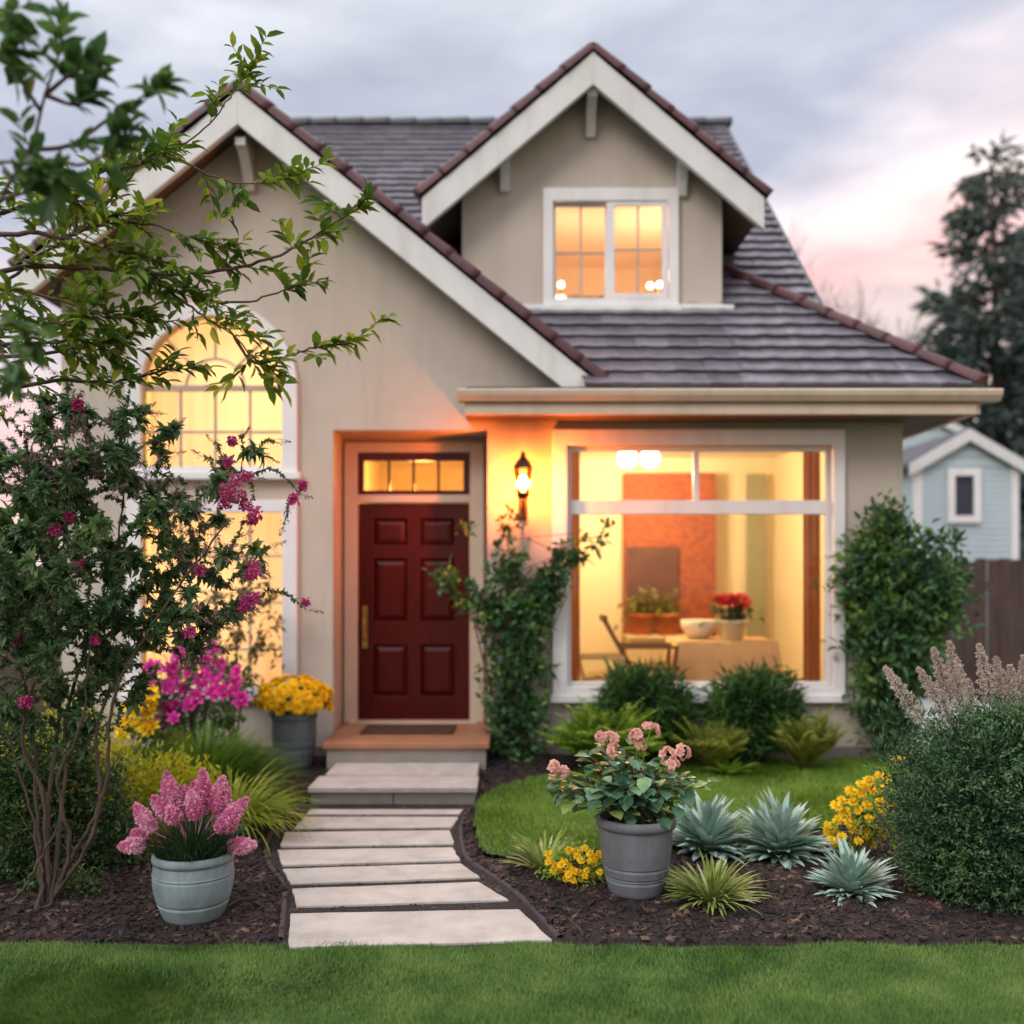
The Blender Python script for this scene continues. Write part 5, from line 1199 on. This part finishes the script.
n = 700; P = np.stack([rng.uniform(1.95, 2.9, n), rng.uniform(5.2, 5.5, n), rng.uniform(.4, .98, n)], -1)
MB().leaves(P, rng.normal(0, .6, (n, 3)) + (0, 0, .9), .05, .014, shape='diamond').build('foliage', m_box, pg)

# --- left: lime feathery shrub and low dark ground shrub
shrub('lime_shrub', 'feathery lime-yellow shrub behind the pale blue pot', 'shrub', (pt(165, 850, 6.2)[0], 6.3, .04),
      lobes_px([(160, 803, 52, 0, 1, .8, 1), (200, 806, 40, .05, 1, .8, 1), (120, 778, 42, 0, 1, .8, 1.1), (170, 790, 28, 0, 1.4, .8, .9), (90, 800, 50, 0, 1, .8, 1), (150, 840, 50, -.1, 1.2, .8, .6), (40, 770, 50, .1, 1, .8, 1), (70, 730, 36, .1, 1, .8, 1), (20, 830, 50, .1, 1, .8, 1)], 6.3), m_lime, 520, 14, .055, .013, .05, shell=.35, out=.6, upb=.9, shape='diamond', seed=71, stems=9, rag=.3)
m_low = MLEAF('low_shrub_leaves', [(.024, .062, .026), (.042, .096, .032), (.07, .135, .04), (.14, .20, .05)], .3, .45, .3, 5)
shrub('low_shrub', 'low dark small-leaved shrub round the feet of the bare stems', 'shrub', (pt(40, 895, 5.2)[0], 5.35, .02),
      lobes_px([(20, 850, 46, .15, 1, .8, .95), (60, 850, 40, .2, 1, .8, .9), (105, 850, 34, .3, 1, .8, .9), (135, 835, 26, .4, 1, .8, 1), (20, 790, 40, .3, 1, .8, 1.1), (60, 885, 24, -.1, 1.4, .8, .6), (118, 815, 22, .3, 1, .8, 1), (50, 790, 44, .35, 1, .8, 1.1), (95, 795, 34, .35, 1, .8, 1.1), (-20, 800, 50, .3, 1, .8, 1.2), (70, 740, 30, .5, 1, .8, 1), (10, 735, 34, .4, 1, .8, 1)], 5.2), m_low, 1300, 12, .034, .018, .030, shell=.35, seed=72, stems=7, rag=.3)

# --- branching plants in focus
def grow(skel, targets, g, droop=0.0, jit=.02, step=.06, bias=.35):
    """join each target to the nearest point of a growing skeleton; returns the new twigs"""
    S = [np.asarray(p, float) for p in skel]; tw = []
    for T in targets:
        A = np.array(S); d = np.linalg.norm(A - T, axis=1) + bias * np.maximum(0, A[:, 2] - T[2]); i = int(np.argmin(d)); p = A[i]; L = np.linalg.norm(T - p)
        n = max(3, int(L / step)); t = np.linspace(0, 1, n + 1)[:, None]; q = p + (T - p) * t; q[1:-1] += g.normal(0, jit * min(1, L * 3), (n - 1, 3)); q[:, 2] += (.22 * L * np.sin(t[:, 0] * math.pi) - droop * L * t[:, 0] ** 2)
        S += list(q[1:]); tw.append(q)
    return tw
g = np.random.default_rng(77)
Yc_ = 4.98
cm = thing('crape_myrtle', 'large multi-stemmed flowering shrub with pink clusters at the left', 'shrub', (pt(70, 900, Yc_)[0], Yc_, .0))
stems = [[(44, 905), (38, 800), (28, 700), (5, 600), (0, 520)], [(52, 905), (44, 800), (22, 730), (60, 600), (70, 480)], [(56, 900), (62, 800), (70, 700), (110, 580), (130, 450)], [(48, 905), (90, 840), (106, 780), (116, 690), (170, 600), (230, 520)],
         [(44, 906), (76, 850), (100, 800), (98, 720), (140, 640), (180, 560)], [(40, 905), (52, 780), (58, 690), (30, 600), (-30, 500)], [(50, 904), (40, 860), (16, 760), (-40, 640)], [(-30, 895), (0, 903), (20, 893), (40, 860), (60, 820)], [(47, 905), (70, 850), (58, 780), (82, 720), (90, 640)]]
sk = []; sb_ = MB()
for i, s_ in enumerate(stems):
    dy = g.normal(0, .12); P = pathpts([pt(px, py, Yc_ + dy * j / 3) if j else np.array([(px - 512) * Yc_ / FP, Yc_ + .04 * g.normal(), .0]) for j, (px, py) in enumerate(s_)], 7)
    P[1:-1] += g.normal(0, .004, (len(P) - 2, 3)); P[:, 2] = np.maximum(P[:, 2], .0)
    sb_.tube(P, np.linspace(.0125 if i not in (6,) else .010, .004, len(P)) * (1 + .12 * g.normal(0, 1, len(P)).clip(-1, 1)), 7); sk += list(P[len(P) // 3:])
sb_.build('stems', M('myrtle_bark', (.080, .056, .046), .75, .35, 12, .5, 60, vec=(1, 1, .35)), cm, True)
crown = [(60, 560, 95, 0), (20, 610, 90, -.1), (110, 600, 80, .1), (150, 550, 60, .0), (60, 470, 75, .1), (110, 450, 60, .15), (40, 660, 70, .0), (115, 655, 50, .05), (175, 610, 50, .0), (190, 520, 45, .05), (200, 660, 28, 0), (20, 500, 70, .1), (70, 410, 36, .1), (150, 480, 45, .1), (230, 560, 34, 0), (225, 480, 28, .05), (-40, 560, 80, 0), (215, 610, 30, 0), (30, 715, 45, 0), (95, 715, 45, .1), (145, 680, 34, .05)]
W_ = np.array([r * r for *_, r, d in crown], float); W_ /= W_.sum()
T = []
for i in g.choice(len(crown), 1250, p=W_):
    px, py, r, dy = crown[i]; d = nrm(g.normal(0, 1, 3)) * (g.random() ** .45); T.append(pt(px + d[0] * r, py + d[2] * r, Yc_ + dy + d[1] * r * .0055))
ends = [(243, 432), (262, 455), (275, 440), (300, 488), (292, 500), (255, 498), (245, 520), (262, 560), (252, 600), (245, 605), (306, 602), (280, 592), (270, 545), (238, 475), (215, 440), (205, 455), (130, 380), (100, 372), (60, 375), (35, 395), (150, 410), (175, 425), (230, 615), (200, 640), (215, 655), (190, 575), (285, 520), (228, 650), (160, 690), (140, 700), (15, 400), (80, 395)]
T = sorted(T, key=lambda q: np.linalg.norm(q - np.array([-2.1, Yc_, .8]))) + [pt(px, py, Yc_ + g.normal(0, .1)) for px, py in ends]
tw = grow(sk, T, g, .12, .012, .05)
tb_ = MB(); LP, LD = [], []; LP2, LD2 = [], []
for q in tw:
    L = np.linalg.norm(q[-1] - q[0]); tb_.tube(q, np.linspace(min(.007, .002 + .010 * L), .0014, len(q)), 4, cap=False)
    m_ = int(30 + 170 * L); s_ = g.uniform(max(0, 1 - .30 / max(L, .05)), 1.0, m_); x_ = s_ * (len(q) - 1); i0 = np.minimum(x_.astype(int), len(q) - 2); P = q[i0] + (q[i0 + 1] - q[i0]) * (x_ - i0)[:, None]
    tg = nrm(q[-1] - q[0]); D = tg * .6 + g.normal(0, .75, (m_, 3)) + (0, 0, .05)
    (LP2 if g.random() < .20 else LP).append(P); (LD2 if len(LP2) > len(LD2) else LD).append(D)
tb_.build('twigs', m_twig, cm)
P, D = np.concatenate(LP), np.concatenate(LD); n = len(P)
m_myrt = MLEAF('myrtle_leaves', [(.048, .112, .055), (.080, .168, .074), (.125, .23, .095), (.26, .36, .12)], .42, .42, .4, 3)
b = MB(); b.leaves(P, D, g.uniform(.013, .028, n), g.uniform(.008, .015, n), curl=.3)
P, D = np.concatenate(LP2), np.concatenate(LD2); n = len(P); b.leaves(P, D, g.uniform(.045, .085, n), g.uniform(.020, .034, n), curl=.35)
b.build('foliage', m_myrt, cm)
# reddish seed sprays on the upper twig tips
b = MB(); tb_2 = b
for q in tw:
    e = q[-1]
    if (e[2] > H + .40 or e[0] > -1.65) and g.random() < .85:
        n = 64; ax = nrm(nrm(q[-1] - q[-2]) + (0, 0, .5)); f_ = g.random(n); c0 = e + ax * .09 * f_[:, None]; Q = c0 + np.clip(g.normal(0, 1, (n, 3)), -1.3, 1.3) * (.017 * (1.05 - f_))[:, None]; tb_2.tube([e, e + ax * .09], .0012, 4, cap=False); b.leaves(Q, g.normal(0, 1, (n, 3)), g.uniform(.006, .010, n), g.uniform(.005, .008, n), shape='diamond')
b.build('seed_sprays', MLEAF('seed_husks', [(.18, .095, .10), (.32, .18, .20), (.50, .31, .35)], .1, .8), cm)
for px, py, r in [(237, 480, 8), (228, 490, 9), (240, 497, 8), (225, 503, 7), (246, 505, 8), (255, 513, 8), (252, 520, 6), (247, 476, 6), (232, 441, 5), (228, 462, 5), (294, 499, 6), (303, 486, 5), (254, 568, 8), (250, 575, 6), (248, 601, 8), (244, 606, 7), (254, 598, 7), (306, 602, 4), (78, 566, 8), (68, 517, 5), (55, 529, 7), (18, 638, 7), (26, 702, 7), (200, 570, 6), (183, 635, 6), (190, 632, 6), (78, 405, 6), (95, 640, 5)]:
    q = pt(px, py, Yc_ - .18 + .05 * g.normal()); n = 100; Q = q + np.clip(g.normal(0, 1, (n, 3)), -1.25, 1.25) * r * .78 * Yc_ / FP * .55; d = Q - q
    MB().leaves(Q, d + g.normal(0, .02, (n, 3)), g.uniform(.013, .021, n), g.uniform(.012, .018, n), shape='diamond', curl=.4).build('flower_cluster', m_pinkc, cm)

# --- sparse shrub silhouetted against the tall window
g = np.random.default_rng(88); b0 = np.array([pt(232, 780, 8.25)[0], 8.25, .05]); wsn = thing('slender_shrub', 'sparse slender shrub standing against the glowing tall window', 'shrub', tuple(b0))
sk = []; sb_ = MB()
for ex_ in [(215, 600), (240, 590), (262, 620), (225, 640)]:
    P = pathpts([b0, pt(232 + (ex_[0] - 232) * .4, 690, 8.25), pt(*ex_, 8.25)], 6); sb_.tube(P, np.linspace(.012, .004, len(P)), 5); sk += list(P[4:])
tw = grow(sk, [pt(198 + 84 * g.random(), 585 + 110 * g.random(), 8.25 + g.normal(0, .1)) for _ in range(60)], g, .05, .01, .06)
b = MB()
for q in tw: sb_.tube(q, .003, 4, cap=False); P = np.repeat(q[-3:], 4, 0) + g.normal(0, .025, (12, 3)); b.leaves(P, g.normal(0, 1, (12, 3)), .06, .028)
sb_.build('stems', m_twig, wsn); b.build('foliage', MLEAF('olive_leaves', [(.05, .06, .015), (.08, .09, .02), (.13, .13, .03)]), wsn)

# --- overhanging tree, upper left: trunk just outside the frame
g = np.random.default_rng(99)
tr = thing('broadleaf_tree', 'leafy green tree reaching over the scene from the upper left', 'tree', (-3.15, 4.3, 0))
m_tbark = M('tree_bark', (.10, .062, .045), .8, .4, 14, .6, 50, vec=(1, 1, .3))
MB().tube(pathpts([(-3.15, 4.3, -.1), (-3.1, 4.32, 1.0), (-2.95, 4.28, 2.1), (-3.0, 4.2, 3.1), (-3.2, 4.1, 4.3)], 5), np.linspace(.13, .05, 21), 10).build('trunk', m_tbark, tr, True)
br = [([(-190, 330), (0, 272), (78, 268), (156, 274), (219, 271), (266, 260), (305, 242), (348, 215), (366, 203)], 4.35, .0), ([(0, 290), (35, 258), (74, 234), (105, 207), (121, 187), (152, 160), (187, 142), (219, 113), (238, 84), (250, 70)], 4.45, .1),
      ([(74, 234), (82, 176), (129, 166), (168, 156), (203, 172), (234, 182), (270, 182), (297, 175)], 4.4, .05), ([(-190, 280), (0, 236), (59, 238), (109, 248), (156, 262), (195, 273)], 4.2, .0), ([(120, 255), (141, 266), (172, 293), (203, 316), (234, 336), (258, 363), (274, 371)], 4.3, -.05),
      ([(160, 270), (184, 289), (211, 301), (250, 301), (289, 289), (326, 281)], 4.35, .0), ([(-190, 400), (-60, 365), (59, 352), (98, 344), (117, 336)], 4.5, .0), ([(-190, 420), (-30, 395), (59, 381), (117, 381), (164, 371), (205, 367)], 4.55, .0), ([(234, 336), (254, 363), (289, 356), (320, 346), (352, 340)], 4.3, .0),
      ([(-190, 190), (-40, 215), (30, 205), (70, 200), (120, 215)], 4.25, .0), ([(-190, 320), (-60, 300), (0, 288), (60, 300), (110, 318), (150, 310)], 4.2, .0), ([(-190, 330), (-40, 330), (20, 322), (70, 322), (100, 300)], 4.1, 0), ([(60, 240), (100, 225), (150, 225), (200, 240), (240, 250)], 4.3, 0), ([(-190, 360), (-40, 345), (30, 345), (80, 340), (115, 355)], 4.3, 0)]
sb_ = MB(); LP, LD, LS, LM = [], [], [], []; near_on = 0
def spray(q, m_, sc):
    """leaves in pairs along the end of a twig, drooping outward"""
    x_ = np.linspace(.15, 1, m_) * (len(q) - 1); i0 = np.minimum(x_.astype(int), len(q) - 2); P = q[i0] + (q[i0 + 1] - q[i0]) * (x_ - i0)[:, None]
    T_ = nrm(q[i0 + 1] - q[i0]); S_ = nrm(np.cross(T_, (0.1, .2, 1.)) + g.normal(0, .25, (m_, 3)))
    for sg in (-1, 1): LM.append(np.full(m_, near_on)); LP.append(P); LD.append(T_ * .75 + sg * S_ * .8 + g.normal(0, .25, (m_, 3)) + (0, 0, .02)); LS.append(np.full(m_, sc) * g.uniform(.6, 1.15, m_))
for px_, Y_, dd in br:
    P = pathpts([pt(px, py, Y_ + dd * i * .3) for i, (px, py) in enumerate(px_)], 6); P[1:] += g.normal(0, .003, (len(P) - 1, 3))
    sb_.tube(P, np.linspace(.013 if px_[0][0] < 0 else .008, .0022, len(P)), 6)
    spray(P[-9:], 9, .085)
    for i in range(4, len(P) - 1):
        if P[i][0] < -2.5: continue
        if g.random() < (.22 if P[i][0] < -1.55 else .58): continue
        for _ in range(1):
            T_ = nrm(P[i + 1] - P[i]); d = nrm(T_ * .8 + g.normal(0, .55, 3) * np.array([1, 1, .9])); L = g.uniform(.07, .20)
            q = np.stack([P[i] + d * L * t + np.array([0, 0, .05 * L * t * t]) + g.normal(0, .004, 3) * (t > 0) for t in np.linspace(0, 1, 5)]); sb_.tube(q, np.linspace(.0028, .0012, 5), 4, cap=False); spray(q, int(2 + L * 22), .085)
# the nearer, darker sprays high at the left
near_on = 1
near = [([(-60, 330), (0, 200), (30, 150), (45, 95), (60, 50), (62, 14)], 3.0), ([(30, 150), (70, 145), (110, 118), (150, 92), (165, 82)], 3.05), ([(-60, 40), (-10, 20), (10, 14), (16, 24)], 2.9), ([(-60, 70), (-20, 50), (5, 52), (18, 38)], 2.9), ([(20, 175), (50, 160), (80, 165), (110, 150), (130, 125)], 3.0), ([(45, 95), (70, 75), (95, 62)], 3.0), ([(-60, 200), (-10, 165), (30, 165), (60, 180)], 2.9), ([(-40, 350), (0, 320), (20, 330), (30, 345)], 3.0), ([(40, 110), (20, 80), (10, 65)], 3.0), ([(0, 200), (30, 190), (60, 172)], 2.95), ([(-60, 390), (-10, 350), (10, 365), (14, 380)], 2.9), ([(45, 95), (75, 105), (90, 95)], 3.0)]
NB = MB()
root_near = pathpts([(-2.95, 4.28, 2.2), (-2.6, 3.6, 2.5), pt(-60, 300, 3.0)], 6); sb_.tube(root_near, np.linspace(.03, .012, len(root_near)), 7)
for px_, Y_ in near:
    P = pathpts([pt(px, py, Y_) for px, py in px_], 5); sb_.tube(P, np.linspace(.008, .002, len(P)), 6)
    if px_[0][0] < -30: sb_.tube([np.array([-2.75, 3.9, 2.4]), P[0]], [.012, .008], 5)
    spray(P[-8:], 8, .085)
    for i in range(3, len(P) - 1):
        if P[i][0] < -1.9 or g.random() < .80: continue
        T_ = nrm(P[i + 1] - P[i]); d = nrm(T_ * .7 + g.normal(0, .6, 3)); L = g.uniform(.05, .12)
        q = np.stack([P[i] + d * L * t for t in np.linspace(0, 1, 5)]); sb_.tube(q, np.linspace(.0025, .0012, 5), 4, cap=False); spray(q, 3, .085)
for px_, Y_, dd in br:
    if px_[0][0] < -100:
        P0 = pt(*px_[0], Y_); sb_.tube(pathpts([np.array([-3.0, 4.25, max(1.6, P0[2] - .45)]), (P0 + np.array([-3.0, 4.25, P0[2] - .2])) / 2, P0], 3), np.linspace(.03, .013, 7), 6)
sb_.build('limbs', m_twig, tr, True)
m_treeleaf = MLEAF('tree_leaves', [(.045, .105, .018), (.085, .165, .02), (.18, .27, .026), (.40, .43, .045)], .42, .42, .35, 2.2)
P, D, S_ = np.concatenate(LP), np.concatenate(LD), np.concatenate(LS); n = len(P)
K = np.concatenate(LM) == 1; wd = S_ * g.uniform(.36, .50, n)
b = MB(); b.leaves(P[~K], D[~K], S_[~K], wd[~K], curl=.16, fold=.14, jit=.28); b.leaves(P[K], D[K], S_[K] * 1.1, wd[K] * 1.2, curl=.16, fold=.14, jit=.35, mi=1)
b.build('crown', [m_treeleaf, MLEAF('near_spray_leaves', [(.032, .085, .032), (.055, .13, .040), (.085, .18, .046), (.15, .25, .045)], .45, .42, .35, 2.2)], tr)  # darker green leaf colours for the nearer sprays
